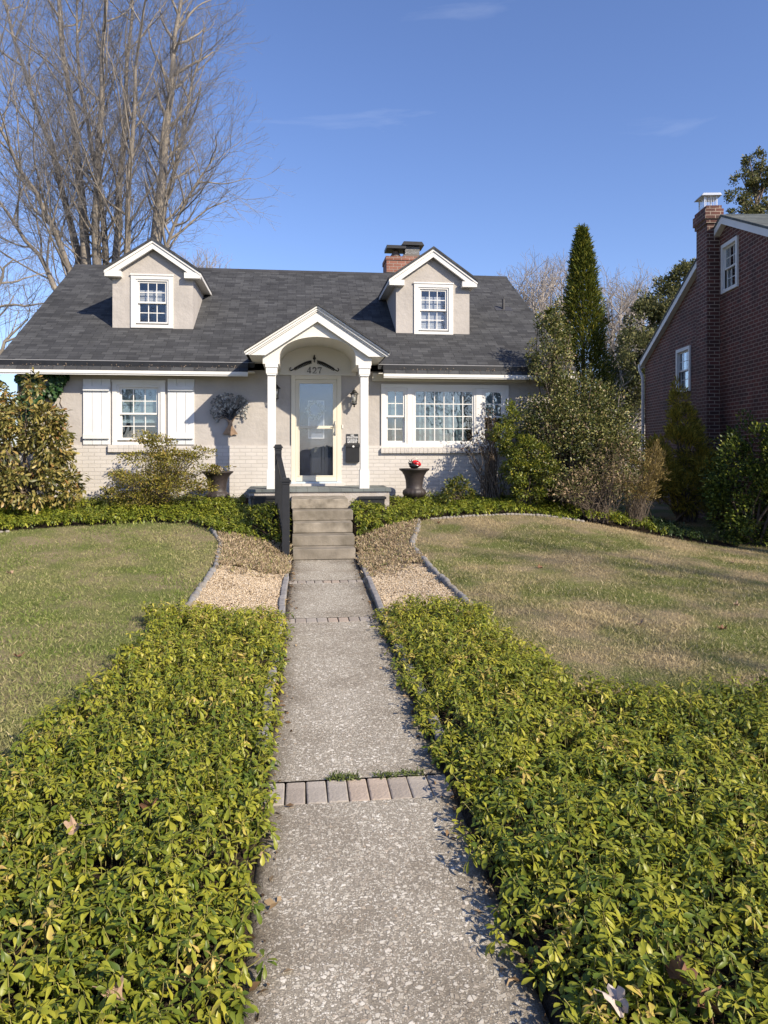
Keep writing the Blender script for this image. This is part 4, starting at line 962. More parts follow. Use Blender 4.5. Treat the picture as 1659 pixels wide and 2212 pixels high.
g = MB(); zc = at(679, 776, WY)[1]; g.lathe([(.004, -.07), (.014, -.045), (.008, -.02), (.03, 0), (.032, .02), (.008, .04), (.018, .055), (.004, .08)], (sc_x, WY-.05, zc), 10); g.build('finial', M_iron, scr)

# mailbox, sign
r = R_(747, 776.5, 961, 999, WY-.08); mb_ = thing('mailbox', ((r[0]+r[1])/2, WY-.08, r[2]), 'black wall mailbox with a round white disc, right of the front door', 'mailbox')
g = MB(); g.prism([(r[0], r[2]+.03), (r[0]+.01, r[2]), (r[1]-.01, r[2]), (r[1], r[2]+.03), (r[1], r[3]), (r[0], r[3])], WY-.10, WY-.001); g.build('box', M_black, mb_, bevel=.006)
g = MB(); g.prism([(WY-.115, r[3]-.05), (WY-.115, r[3]), (WY-.02, r[3]+.035), (WY-.001, r[3]+.035), (WY-.001, r[3]+.001), (WY-.101, r[3]+.001), (WY-.101, r[3]-.05)], r[0]-.006, r[1]+.006, 'x'); g.build('lid', M_black, mb_, bevel=.003)
g = MB(); g.tube([(r[0]+.145, WY-.117, r[3]-.03), (r[0]+.145, WY-.122, r[3]-.03)], .02, 20); g.build('disc', M_white, mb_)
r = R_(748.5, 774, 937.5, 958, WY-.03); sg = thing('door_sign', ((r[0]+r[1])/2, WY, r[2]), 'small dark no soliciting notice above the mailbox', 'sign')
g = MB(); g.box(r[0], r[1], WY-.016, WY-.002, r[2], r[3]); g.build('plate', mat('sign_plate', (.035, .037, .04), .4), sg)
M_wtext = mat('white_lettering', (.8, .8, .8), .5)
def text(s_, x, z, size, parent, name='lettering', y=WY-.0165, font_bold=False):
    cu = bpy.data.curves.new(name, 'FONT'); cu.body = s_; cu.size = size; cu.align_x = 'CENTER'; cu.align_y = 'CENTER'; cu.extrude = .0006; cu.offset = .0008 if font_bold else 0
    o = bpy.data.objects.new('tmp_text', cu); COL.objects.link(o); dg = bpy.context.evaluated_depsgraph_get(); me = bpy.data.meshes.new_from_object(o.evaluated_get(dg)); bpy.data.objects.remove(o)
    me.transform(Matrix.Rotation(pi/2, 4, 'X')); o = bpy.data.objects.new(name, me); COL.objects.link(o); me.materials.clear(); me.materials.append(M_wtext)
    off = OFF[parent.name]; o.parent = parent; o.location = Vector((x, y, z))-off; OFF[o.name] = Vector((x, y, z)); return o
mx_ = (r[0]+r[1])/2; h = r[3]-r[2]; text('NO', mx_, r[3]-h*.13, h*.22, sg, font_bold=True); text('SOLICITING', mx_, r[3]-h*.34, h*.22, sg, font_bold=True)
for k, f in enumerate((.53, .66, .78, .90)):
    g = MB(); x = r[0]+.02
    while x < r[1]-.03: l_ = random.uniform(.012, .03); g.box(x, min(x+l_, r[1]-.015), WY-.0175, WY-.0162, r[3]-h*f-.006, r[3]-h*f+.005); x += l_+.008
    g.build('small_lettering', M_wtext, sg)

# wall lanterns
def lantern(u_, v_, label):
    x, z = at(u_, v_, WY-.13); t = thing('wall_lantern', (x, WY, z), label, 'lantern', 'lanterns either side of the front door'); y = WY-.15
    g = MB(); g.lathe([(.004, .215), (.012, .20), (.006, .185), (.035, .16), (.055, .13), (.085, .105), (.088, .09), (.07, .085)], (x, y, z), 8); g.lathe([(.01, -.16), (.018, -.14), (.01, -.125), (.04, -.11), (.055, -.095), (.055, -.085)], (x, y, z), 8)
    for k in range(4):
        q = k*pi/2+pi/4; g.tube([(x+.075*cos(q), y+.075*sin(q), z+.09), (x+.053*cos(q), y+.053*sin(q), z-.09)], .006, 5)
    g.tube([(x, WY-.01, z-.04), (x, WY-.06, z-.10), (x, WY-.12, z-.06), (x, WY-.15, z+.15)], .009, 6); g.lathe([(.04, 0), (.045, .01), (.04, .02)], (x, WY-.012, z-.05), 12)
    g.build('lantern_body', M_iron, t, smooth=False)
    g = MB(); g.lathe([(.048, -.085), (.068, .088)], (x, y, z), 8); g.build('lantern_glass', glassmat('lantern_pane', .25, (.85, .87, .88)), t)
    g = MB(); g.lathe([(.012, -.08), (.013, -.03), (.026, .0), (.024, .03), (.006, .045)], (x, y, z), 12); g.build('bulb', M_white, t, smooth=True)
lantern(765, 862, 'black wall lantern right of the front door'); lantern(596, 850, 'black wall lantern half hidden behind the left column')

# wreath on the inner door
wx, wz = at(682, 886, WY+.05); wr_ = thing('wreath', (wx, WY+.05, wz), 'round pale leafy wreath hanging on the front door behind the storm glass', 'wreath')
n = 420; th_ = RNG.random(n)*2*pi; rr2 = .135+RNG.normal(size=n)*.016+.03*RNG.random(n)*(np.cos(th_) < .2)
P = np.stack([wx+rr2*np.cos(th_), WY+.045+RNG.normal(size=n)*.012, wz+rr2*np.sin(th_)], 1); V, F, Rr = leaves(P, rdir(n, (0, -.3, 0)), rdir(n), .045, LEAF_OVAL)
mesh_np('wreath_leaf', V, F, leafmat('wreath_leaf', [(0, (.62, .64, .56)), (.6, (.82, .82, .74)), (1, (.50, .56, .42))], .7, .1), wr_, rnd=Rr)['kind'] = 'stuff'
g = MB(); g.tube([(wx+.135*cos(t), WY+.05, wz+.135*sin(t)) for t in np.linspace(0, 2*pi, 25)], .012, 6, False); g.build('hoop', mat('twig', (.22, .16, .10), .9), wr_)

# metal wall tree
tx, tz = at(497, 893, WY-.04); art = thing('wall_tree', (tx, WY, tz), 'metal tree wall sculpture with flared trunk and dark flower leaves', 'wall art', None)
def Q(zx, zy): return at((630+zx*270/1493)/1.50693, (1250+zy*270/1493)/1.50693, WY-.04)
M_bronze = mat('brown_metal', (.30, .20, .13), .6, var=.25, vscale=12); M_pewter = mat('pewter_flower', (.17, .18, .18), .32, metal=.35, spec=.8)
prof = [(520, 905), (585, 850), (620, 780), (625, 700), (600, 640), (520, 560), (560, 570), (640, 625), (665, 560), (690, 625), (800, 540), (740, 620), (700, 690), (705, 790), (740, 860), (800, 905), (705, 912), (683, 935), (655, 912)]
cen = Q(660, 690); g = MB(); vs = [Q(*p) for p in prof]; m_ = len(vs)
g.add([(cen[0], WY-.075, cen[1])]+[(p[0], WY-.045, p[1]) for p in vs]+[(p[0], WY-.03, p[1]) for p in vs], [(0, 1+i, 1+(i+1) % m_) for i in range(m_)]+[(1+i, 1+m_+i, 1+m_+(i+1) % m_, 1+(i+1) % m_) for i in range(m_)]+[tuple(range(1+m_, 1+2*m_))])
g.build('trunk', M_bronze, art)
g = MB(); fl = MB(); ctr = [(650, 640), (650, 400)]
def flower(x, z, s_):
    yy = WY-.05-random.random()*.02; a0 = random.random()*6
    for k in range(5):
        t = a0+k*1.257+random.uniform(-.2, .2); d = Vector((cos(t), 0, sin(t))); n_ = Vector((-sin(t), 0, cos(t))); L_ = s_*random.uniform(.8, 1.2)
        p = Vector((x, yy, z)); b1 = p+d*L_*.5+n_*L_*.3+Vector((0, -.008, 0)); b2 = p+d*L_*.5-n_*L_*.3+Vector((0, -.008, 0)); tp = p+d*L_+Vector((0, -.016-random.random()*.01, 0))
        fl.add([p, b1, tp, b2], [(0, 1, 2, 3)])
root_ = Q(655, 600); pts_f = []
fl2 = MB(); fl1 = fl
while len(pts_f) < 150:
    px_, py_ = random.uniform(-1, 1), random.uniform(-1, 1); rr_2 = px_*px_+py_*py_
    if rr_2 > 1 or (py_ > .25 and abs(px_) < .45) or (rr_2 < .5 and random.random() < .35): continue
    if py_ > .85: continue
    pts_f.append(Q(655+352*px_, 455+(300 if abs(px_) > .5 else 290)*py_))
for (x, z) in pts_f:
    if random.random() < .4:
        mid = Vector(((root_[0]+x)/2+random.uniform(-.02, .02), WY-.045, (root_[1]+z)/2+.03)); g.tube([(root_[0], WY-.04, root_[1]), mid, (x, WY-.045, z)], [.005, .003, .002], 4)
    for q in range(2):
        fl = fl1 if random.random() < .55 else fl2; flower(x+random.uniform(-.02, .02), z+random.uniform(-.02, .02), .024)
fl = fl1; fl2.build('metal_leaf', mat('pale_pewter', (.50, .50, .48), .3, metal=.2), art)['kind'] = 'stuff'
for (e0, e1) in ((520, 560), (800, 540), (655, 470)):
    e = Q(e0, e1); g.tube([Q(655, 650)[:1]+(WY-.045,)+Q(655, 650)[1:], (e[0], WY-.045, e[1])], [.025, .010], 6)
g.build('branch', mat('dark_metal', (.03, .03, .032), .5), art)
fo = fl.build('metal_leaf', M_pewter, art); fo['kind'] = 'stuff'

# urns
def urn(u_, vtop, Y, label):
    x, zt2 = at(u_, vtop, Y); zb_ = float(gz(x, Y))-.05; t = thing('garden_urn', (x, Y, zb_), label, 'urn', 'bronze garden urns in the beds by the porch'); Ht = zt2
    h0 = Ht-.60
    prof = [(.16, zb_), (.16, h0+.0), (.10, h0+.03), (.115, h0+.05), (.19, h0+.09), (.215, h0+.14), (.205, h0+.19), (.165, h0+.225), (.155, h0+.24), (.158, h0+.30), (.165, h0+.38), (.19, h0+.47), (.235, h0+.54), (.275, h0+.57), (.285, h0+.585), (.285, h0+.60), (.255, h0+.60), (.22, h0+.56), (.16, h0+.50)]
    g = MB(); g.lathe([(a, b-0) for a, b in prof], (x, Y, 0), 64, lambda i, t_: (.05*abs(cos(8*t_)) if i in (4, 5, 6) else 0)); g.build('urn_body', M_urn, t, smooth=True)
    g = MB(); g.lathe([(.02, Ht-.05), (.18, Ht-.04), (.02, Ht-.03)], (x, Y, 0), 24); g.build('potting_soil', mat('soil_dark', (.03, .022, .016), .95), t)
    return x, Y, Ht
ux, uy, uz = urn(895, 1012, 13.7, 'bronze urn with a ladybug can on it, right of the porch')
lx, ly, lz = urn(470, 1018, 13.75, 'bronze urn behind the azalea, left of the porch')
# pale dried flower heads in the left urn
n = 90; P = np.stack([lx+RNG.normal(size=n)*.07, ly+RNG.normal(size=n)*.07, lz+.0+.05*RNG.random(n)], 1); V, F, Rr = leaves(P, rdir(n, (0, 0, .4)), rdir(n), .05, LEAF_OVAL)
t = mesh_np('dried_flowers', V, F, leafmat('pale_petal', [(0, (.55, .45, .36)), (1, (.72, .66, .56))], .8, .2), rnd=Rr, loc=(lx, ly, lz)); tag(t, 'pale dried flower clump in the left urn', 'dried flowers')

# ladybug watering can
lb_ = thing('ladybug_can', (ux+.0, uy, uz), 'red and black ladybug watering can standing on the right urn', 'watering can')
M_red = mat('red_enamel', (.55, .012, .018), .25); M_bl = mat('black_enamel', (.012, .012, .012), .25)
def ell(g, c, r_, k=16, half=None, rot=0.0):
    vs = []; fs = []; m_ = 9
    for i in range(m_+1):
        for j in range(k):
            a = pi*i/m_; b = 2*pi*j/k; p = Vector((r_[0]*sin(a)*cos(b), r_[1]*sin(a)*sin(b), r_[2]*cos(a))); p.rotate(Matrix.Rotation(rot, 3, 'Y')); vs.append(Vector(c)+p)
    for i in range(m_):
        for j in range(k): fs.append((i*k+j, (i+1)*k+j, (i+1)*k+(j+1) % k, i*k+(j+1) % k))
    g.add(vs, fs)
g = MB(); ell(g, (ux+.0, uy, uz+.055), (.10, .07, .06)); ell(g, (ux-.075, uy-.01, uz+.10), (.042, .042, .042)); g.tube([(ux-.09, uy-.02, uz+.13), (ux-.11, uy-.03, uz+.17)], .006, 5); g.tube([(ux-.06, uy-.02, uz+.135), (ux-.06, uy-.03, uz+.175)], .006, 5); g.build('body', M_bl, lb_, smooth=True)
g = MB(); ell(g, (ux+.04, uy, uz+.095), (.095, .078, .058), rot=.35); g.build('wing_shell', M_red, lb_, smooth=True)
g = MB(); ell(g, (ux+.02, uy-.07, uz+.11), (.016, .012, .016)); ell(g, (ux+.085, uy-.055, uz+.075), (.014, .012, .014)); ell(g, (ux+.055, uy-.05, uz+.135), (.012, .012, .012)); g.build('spot', M_bl, lb_, smooth=True)
g = MB(); ell(g, (ux-.092, uy-.04, uz+.115), (.013, .01, .013)); ell(g, (ux+.045, uy-.082, uz+.06), (.018, .008, .010)); g.build('eye', M_white, lb_, smooth=True)
g = MB(); g.tube([(ux+.01+.062*cos(q), uy, uz+.13+.07*sin(q)) for q in np.linspace(-.2, pi+.2, 14)], .0045, 6); g.build('handle', M_brass, lb_)

# planter boxes at the porch corners
for (u0, u1, v0, lab) in ((541, 606, 1074, 'low black planter box at the left corner of the porch'), (779, 832, 1075, 'low black planter box at the right corner of the porch')):
    Yp = 13.0; xa, zt2 = at(u0, v0, Yp); xb, _ = at(u1, v0, Yp); t = thing('planter_box', ((xa+xb)/2, Yp, .7), lab, 'planter', 'black planters beside the porch')
    g = MB(); g.prism([(xa, zt2), (xb, zt2), (xb-.03, .68), (xa+.03, .68)], Yp, Yp+.20); g.build('box', M_black, t, bevel=.006)
    g = MB(); frame_bars(g, (0, 1, 0, 1), .1, 0, 1) if False else None
    for (p0, p1, q0, q1) in ((xa-.02, xb+.02, Yp-.02, Yp+.02), (xa-.02, xb+.02, Yp+.18, Yp+.22), (xa-.02, xa+.02, Yp+.02, Yp+.18), (xb-.02, xb+.02, Yp+.02, Yp+.18)): g.box(p0, p1, q0, q1, zt2-.03, zt2+.012)
    g.build('rim', M_black, t, bevel=.004)

# hand rail
hr_ = thing('handrail', (-.14, 11.15, .1), 'black painted post and rail on the left side of the steps', 'handrail')
xn, zn = at(617.5, 1032, 11.2); xf, zf = at(601, 960, 12.62)
def post(x, y, z0, z1):
    g = MB(); g.box(x-.056, x+.056, y-.056, y+.056, z0, z1-.10); g.box(x-.062, x+.062, y-.062, y+.062, z1-.10, z1-.06); g.box(x-.078, x+.078, y-.078, y+.078, z1-.06, z1-.035)
    g.prism([(x-.066, z1-.035), (x+.066, z1-.035), (x+.05, z1), (x-.05, z1)], y-.066, y+.066); g.box(x-.07, x+.07, y-.07, y+.07, z0, z0+.06); g.build('post', M_rail, hr_, bevel=.004)
post(xn, 11.2, .05, zn); post(xf, 12.62, .82, zf)
dx, dz = xf-xn, (zf-zn); 
def railpt(y, h): f = (y-11.2)/1.42; return xn+dx*f, zn+dz*f+h
for (h0, h1, w_) in ((-.20, -.13, .04), (-1.02, -.96, .03)):
    g = MB(); a = railpt(11.255, 0); b_ = railpt(12.565, 0)
    g.add([(a[0]-w_, 11.255, a[1]+h0), (a[0]+w_, 11.255, a[1]+h0), (b_[0]+w_, 12.565, b_[1]+h0), (b_[0]-w_, 12.565, b_[1]+h0), (a[0]-w_, 11.255, a[1]+h1), (a[0]+w_, 11.255, a[1]+h1), (b_[0]+w_, 12.565, b_[1]+h1), (b_[0]-w_, 12.565, b_[1]+h1)], [(0, 3, 2, 1), (4, 5, 6, 7), (0, 1, 5, 4), (1, 2, 6, 5), (2, 3, 7, 6), (3, 0, 4, 7)])
    g.build('rail', M_rail, hr_, bevel=.004)
for k in range(9):
    y = 11.255+1.31*(k+1)/10; x, z = railpt(y, 0); g = MB(); g.box(x-.016, x+.016, y-.016, y+.016, z-.965, z-.195); g.build('baluster', M_rail, hr_)

# wicker ball in the left window
bx2, bz2 = at(300, 948, WY+.24); t = thing('wicker_ball', (bx2, WY+.36, bz2), 'round brown woven ball seen inside the left ground floor window', 'basket')
g = MB(); ell(g, (bx2, WY+.24, bz2-.0), (.25, .09, .19), 24); g.build('weave', mat('wicker', (.60, .36, .22), .85, var=.35, vscale=30, bump=.5, bscale=60), t, smooth=True)
g = MB(); g.box(WIN_L[0]-.2, WIN_L[1]+.2, WY+.2, WY+.6, WIN_L[2]+.0, WIN_L[2]+.03); g.build('stand_top', M_dark, t)

# ------------------------------------------------------------------ neighbour's brick house (turned a little, further to the right)
NR = -(YAW+radians(2.5)); t0 = 21.4; xc0 = .353*t0
nbx = t0*sin(YAW)+xc0*cos(YAW); nby = t0*cos(YAW)-xc0*sin(YAW)
nh = thing('brick_house', (nbx, nby, 0), "neighbour's dark red brick house with white trim and tall side chimney", 'house', rz=NR)
M_nb = brickmat('neighbour_brick', (.12, .030, .018), (.055, .016, .011), (.25, .18, .145), .215, .0775, .009, 'yz', .5, var=.25)
M_nb2 = brickmat('neighbour_brick_front', (.12, .030, .018), (.055, .016, .011), (.25, .18, .145), .215, .0775, .009, 'xz', .5, var=.25)
ez = 2.52+CAMZ; pk = -5.65; pkz = 4.90+CAMZ; near = -9.0
def loc_y(u_, off=0.0):
    a = (u_-829.5)/FPX; tt = (xc0-.0437*t0-off)/(a-.0437); return -(t0-tt), tt
def nz(v_, tt): return CAMZ+(970-v_)/FPX*tt
yA, tA = loc_y(1561); yB, tB = loc_y(1596); w_up = (yB, yA, nz(636, tA), nz(531, tA))
yC, tC = loc_y(1463); yD, tD = loc_y(1493); w_lo = (yD, yC, nz(850, tC), nz(757, tC))
# side wall facing our house, with openings (drawn in y,z)
g0 = holes_wall(near, 0, -.3, ez, [tuple(q) for q in [(min(w_lo[0], w_lo[1])+.05, max(w_lo[0], w_lo[1])-.05, w_lo[2]+.05, w_lo[3]-.05)]], 0, .2)
def swap(g_, flip=False): g_.v = [(y, x, z) for (x, y, z) in g_.v]; return g_
ya, yb = min(w_up[:2])+.05, max(w_up[:2])-.05; za, zb_ = w_up[2]+.05, w_up[3]-.05
def gt(y): return ez+(pkz-ez)*(1-abs(y-pk)/5.65)
ysl = sorted({near, ya, yb, pk, 0.0})
for a, b_ in zip(ysl[:-1], ysl[1:]):
    if ya-.001 <= a and b_ <= yb+.001:
        if za > ez: g0.add([(a, 0, ez), (b_, 0, ez), (b_, 0, za), (a, 0, za)], [(0, 1, 2, 3)])
        if zb_ < min(gt(a), gt(b_)): g0.add([(a, 0, zb_), (b_, 0, zb_), (b_, 0, gt(b_)), (a, 0, gt(a))], [(0, 1, 2, 3)])
    else: g0.add([(a, 0, ez), (b_, 0, ez), (b_, 0, max(ez, gt(b_))), (a, 0, max(ez, gt(a)))], [(0, 1, 2, 3)])
swap(g0).build('side_wall', M_nb, nh)
g = MB(); g.box(.2, 9, near, near+.2, -.3, gt(near)-.01); g.box(.2, 9, -.2, 0, -.3, ez); g.box(8.8, 9, near+.2, -.2, -.3, ez); g.build('wall', M_nb2, nh)
g = MB(); g.box(1.2, 1.3, near+.3, -.3, 0, pkz-.4); g.box(.2, 1.2, near+.3, -.3, 2.9, 3.0); g.build('interior_partition', M_dark, nh)
for s_, ye in ((1, .10), (-1, near-.10)):
    sl = (pkz-ez)/5.65; zo = pkz-abs(ye-pk)*sl; g = MB(); x0, x1 = -.14, 9.3
    g.add([(x0, pk, pkz+.10), (x1, pk, pkz+.10), (x1, ye, zo+.10), (x0, ye, zo+.10), (x0, pk, pkz+.05), (x1, pk, pkz+.05), (x1, ye, zo+.05), (x0, ye, zo+.05)], [(0, 1, 2, 3), (7, 6, 5, 4), (0, 3, 7, 4), (1, 5, 6, 2), (2, 6, 7, 3)])
    g.build('roof', brickmat('neighbour_shingle', (.10, .11, .10), (.06, .07, .065), (.03, .03, .03), .3, .14, .006, 'xy', .4, offset=.37), nh)
    g = MB(); g.prism([(pk, pkz+.05), (ye, zo+.05), (ye, zo-.10), (pk, pkz-.10)], -.125, -.09, 'x'); g.build('rake_board', M_white, nh)
    g = MB(); g.prism([(pk, pkz-.10+.0), (ye, zo-.10), (ye, zo-.06), (pk, pkz-.06)], -.09, 0.0, 'x'); g.build('rake_soffit', M_white, nh)
g = MB(); g.box(-.15, 9.2, .09, .19, ez-.16, ez-.06); g.build('gutter', M_white, nh)
g = MB(); g.tube([(-.12, .13, ez-.15), (-.12, .12, ez-.24), (-.07, .05, ez-.40), (-.06, .02, ez-.52), (-.06, .02, .2)], .045, 8); g.build('downspout', M_white, nh)
yl, tl = loc_y(1555); g = MB(); cx0, cx1 = -.27, 0.0; cyn = yl; cyf = yl+.62; ztop = nz(444, tl)
g.box(cx0, cx1, cyn, cyf, -.3, ztop-.38); g.box(cx0-.03, .03, cyn-.03, cyf+.03, ztop-.38, ztop-.29); g.box(cx0-.06, .06, cyn-.06, cyf+.06, ztop-.29, ztop-.08); g.box(cx0-.03, .03, cyn-.03, cyf+.03, ztop-.08, ztop)
M_nb3 = brickmat('neighbour_chimney_brick', (.11, .034, .024), (.048, .020, .015), (.28, .22, .175), .215, .0775, .009, 'xz', .6, var=.3)
g2 = MB(); nch = g.build('chimney', M_nb, nh)
nch.data.materials.append(M_nb3)
for pl in nch.data.polygons:
    if abs(pl.normal.y) > .7: pl.material_index = 1
g = MB(); cc = (cx0+.135, (cyn+cyf)/2); g.box(cc[0]-.14, cc[0]+.14, cc[1]-.17, cc[1]+.17, ztop, ztop+.05)
for (p, q) in ((-.13, -.16), (.13, -.16), (.13, .16), (-.13, .16)): g.box(cc[0]+p-.012, cc[0]+p+.012, cc[1]+q-.012, cc[1]+q+.012, ztop+.05, ztop+.26)
for k in range(1, 7):
    p = -.13+.26*k/7; g.box(cc[0]+p-.005, cc[0]+p+.005, cc[1]-.162, cc[1]-.155, ztop+.05, ztop+.26); q = -.16+.32*k/7; g.box(cc[0]-.132, cc[0]-.126, cc[1]+q-.005, cc[1]+q+.005, ztop+.05, ztop+.26)
g.prism([(cc[0]-.22, ztop+.26), (cc[0]+.22, ztop+.26), (cc[0]+.18, ztop+.31), (cc[0]-.18, ztop+.31)], cc[1]-.24, cc[1]+.24); g.build('chimney_cap', mat('bright_steel', (.55, .56, .57), .3, metal=.5), nch)
def side_window(wq):
    y0, y1, z0, z1 = min(wq[:2]), max(wq[:2]), wq[2], wq[3]
    g = MB(); frame_bars(g, (y0, y1, z0, z1), .08, -.04, .02, .07); wi = swap(g).build('window', M_white, nh)
    q = (y0+.08, y1-.08, z0+.07, z1-.08); zm = (q[2]+q[3])/2
    for (a, b_, xo) in ((zm-.02, q[3], .02), (q[2], zm+.02, .055)):
        g = MB(); b = sash(g, q[0], q[1], a, b_, xo, xo+.03, 3, 2); swap(g).build('sash', M_white, wi)
        g = MB(); g.box(b[0], b[1], xo+.012, xo+.016, b[2], b[3]); swap(g).build('pane', M_glass, wi)
side_window(w_up); side_window(w_lo)
# ------------------------------------------------------------------ evergreens, shrubs
def world(u_, v_, Y): x, z = at(u_, v_, Y); return np.array([x, Y, z])
def clumps(blobs, per, sub=.34, nsub=26, shell=.55):
    """leaf points gathered in clumps over ellipsoids; blobs: (centre, (rx,ry,rz))"""
    P, D = [], []
    vol = np.array([b[1][0]*b[1][2] for b in blobs]); vol = vol/vol.sum()
    for (c, r), wt in zip(blobs, vol):
        r = np.array(r); ns = max(5, int(nsub*(r[0]*r[2])**.0)); d = rdir(ns); rad = shell+(1-shell)*RNG.random(ns)**.6
        sc = c+d*r*rad[:, None]; n = int(per*wt/ns)+1
        for q in range(ns):
            m_ = int(n*(.5+RNG.random())); dd = rdir(m_); rr = RNG.random(m_)**.45
            P.append(sc[q]+dd*rr[:, None]*r*sub*(.7+.6*RNG.random())); D.append(dd*.6+d[q]*.7)
    return np.concatenate(P), np.concatenate(D)
def sticks(base, pts, k, r0=.02, seed=0, wob_=.08, seg=5):
    rg = np.random.default_rng(seed); L_ = []
    for q in rg.choice(len(pts), min(k, len(pts)), replace=False):
        b = np.array(base)+rg.normal(size=3)*[.10, .10, 0]; e = pts[q]; t = np.linspace(0, 1, seg+1)[:, None]
        mid = b+(e-b)*t; mid[:, 2] += .12*np.sin(t[:, 0]*pi)*np.linalg.norm(e-b)*.6; mid[1:-1] += rg.normal(size=(seg-1, 3))*wob_*.5
        L_.append((mid, np.linspace(r0, r0*.2, seg+1)))
    return L_
M_bark = mat('shrub_bark', (.13, .10, .075), .9, var=.3, vscale=15)
def shrub(name, label, cat, base, blobs, n, size, m, proto=LEAF_MID, stems=14, r0=.018, up=.3, sub=.34, nsub=26, shell=.55, group=None, jitter=.35, ws=1.0, seed=1, part='foliage', keep=None, down=0):
    base = np.array(base, float); base[2] = float(gz(base[0], base[1])); t = thing(name, tuple(base), label, cat, group)
    P, D = clumps(blobs, n, sub, nsub, shell); ok = P[:, 2] > gz(P[:, 0], P[:, 1])+.02; ok &= ~((P[:, 1] > WY-.03) & (P[:, 0] < XR) & (P[:, 0] > XL) & (P[:, 1] < WY+3) & (P[:, 2] < 3.4))
    if keep is not None: ok &= keep(P)
    P, D = P[ok], D[ok]
    A = D+np.array([0, 0, up])+RNG.normal(size=D.shape)*jitter; A[:, 2] -= down
    V, F, Rr = leaves(P, A, rdir(len(P), (0, 0, .8)), size*(.7+.6*RNG.random(len(P))), proto, wscale=ws)
    mesh_np(part, V, F, m, t, rnd=Rr)
    if stems:
        V, F = polytubes(sticks(base, P, stems, r0, seed), 5); mesh_np('stems', V, F, M_bark, t)
    return t
def B(u_, v_, Y, ru, rv, ry=None):
    s_ = Y/FPX*1.01; return (world(u_, v_, Y), (ru*s_, (ry if ry else (ru+rv)/2*s_), rv*s_))

M_rhodo = leafmat('rhododendron_leaf', [(0, (.045, .055, .014)), (.35, (.13, .125, .03)), (.65, (.25, .215, .06)), (.87, (.39, .31, .10)), (1, (.24, .12, .04))], .42, .2)
blobs = [B(-25, 860, 13.6, 50, 45), B(70, 915, 13.5, 62, 42), B(30, 980, 13.35, 80, 65), B(110, 965, 13.45, 48, 55), B(60, 1050, 13.2, 95, 50), B(140, 1060, 13.2, 35, 38), B(-60, 960, 13.5, 80, 120), B(72, 835, 13.6, 16, 26)]
shrub('rhododendron', 'tall shrub with drooping yellow-brown leaves at the left end of the house', 'shrub', world(60, 1090, 13.5), blobs, 11000, .098, M_rhodo, LEAF_MID, 26, .03, up=.1, sub=.30, nsub=34, jitter=.45, ws=1.0, down=.45)
M_ivy = leafmat('ivy_leaf', [(0, (.012, .035, .010)), (.6, (.03, .075, .022)), (1, (.08, .13, .04))], .4, .15)
n = 5200; U = RNG.uniform(-160, 150, n); Vv = 798+RNG.random(n)**1.3*np.interp(U, [-160, 60, 120, 148], [160, 105, 62, 12]); keep = np.sin(U*.11)+np.sin(Vv*.13+U*.05)+1.2 > RNG.random(n)*.8
pts = np.array([world(a, b, WY-.03) for a, b in zip(U[keep], Vv[keep])]); pts[:, 1] -= RNG.random(len(pts))**2*.14; pts = pts[pts[:, 0] > XL+.03]
iv = thing('ivy', (float(pts[:, 0].mean()), WY, 2.0), 'dark green ivy climbing the stucco under the left eave', 'climbing plant')
V, F, Rr = leaves(pts, np.stack([RNG.normal(size=len(pts))*.5, -.3-.3*RNG.random(len(pts)), -.8*np.ones(len(pts))], 1), np.tile([0, -1, .3], (len(pts), 1))+RNG.normal(size=(len(pts), 3))*.3, .085*(.6+.6*RNG.random(len(pts))), LEAF_OVAL, rnd=Rr[:0] if False else None, wscale=1.5)
mesh_np('foliage', V, F, M_ivy, iv, rnd=Rr)
lines = []
for k in range(16):
    u0 = -140+k*18; p = [world(u0+random.uniform(-6, 6)+q*random.uniform(-3, 4), 1000-q*25 if k < 12 else 880-q*10, WY-.012) for q in range(9)]; p = np.array(p); p[:, 0] = np.maximum(p[:, 0], XL+.04+.01*k); lines.append((p, np.linspace(.008, .003, 9)))
V, F = polytubes(lines, 4); mesh_np('stems', V, F, M_bark, iv)

M_azal = leafmat('azalea_leaf', [(0, (.08, .07, .02)), (.4, (.18, .17, .03)), (.75, (.31, .28, .045)), (1, (.36, .23, .08))], .5, .3)
blobs = [B(330, 985, 13.55, 62, 22), B(390, 1000, 13.3, 60, 20), B(290, 1030, 13.3, 52, 18), B(425, 975, 13.3, 36, 12), B(345, 955, 13.6, 28, 20), B(350, 1050, 13.2, 75, 25), B(255, 1060, 13.3, 30, 20), B(460, 1012, 13.15, 34, 9), B(310, 945, 13.7, 20, 14), B(435, 1050, 13.2, 30, 16), B(355, 1020, 13.35, 55, 26), B(310, 1075, 13.2, 60, 18)]
shrub('azalea', 'spreading twiggy olive green shrub below the left window', 'shrub', world(330, 1095, 13.4), blobs, 15000, .036, M_azal, LEAF_OVAL, 170, .007, up=.4, sub=.42, nsub=20, shell=.2, seed=5)
M_box = leafmat('box_leaf', [(0, (.03, .05, .012)), (.5, (.09, .11, .02)), (.85, (.19, .19, .03)), (1, (.28, .22, .04))], .45, .2)
blobs = [B(985, 1056, 13.4, 26, 24), B(1005, 1065, 13.4, 18, 16), B(968, 1068, 13.2, 14, 14), B(990, 1040, 13.5, 14, 12)]
shrub('small_evergreen', 'small rounded yellow-green shrub below the wide triple window', 'shrub', world(985, 1085, 13.4), blobs, 1500, .045, M_box, LEAF_OVAL, 10, .01, nsub=14)
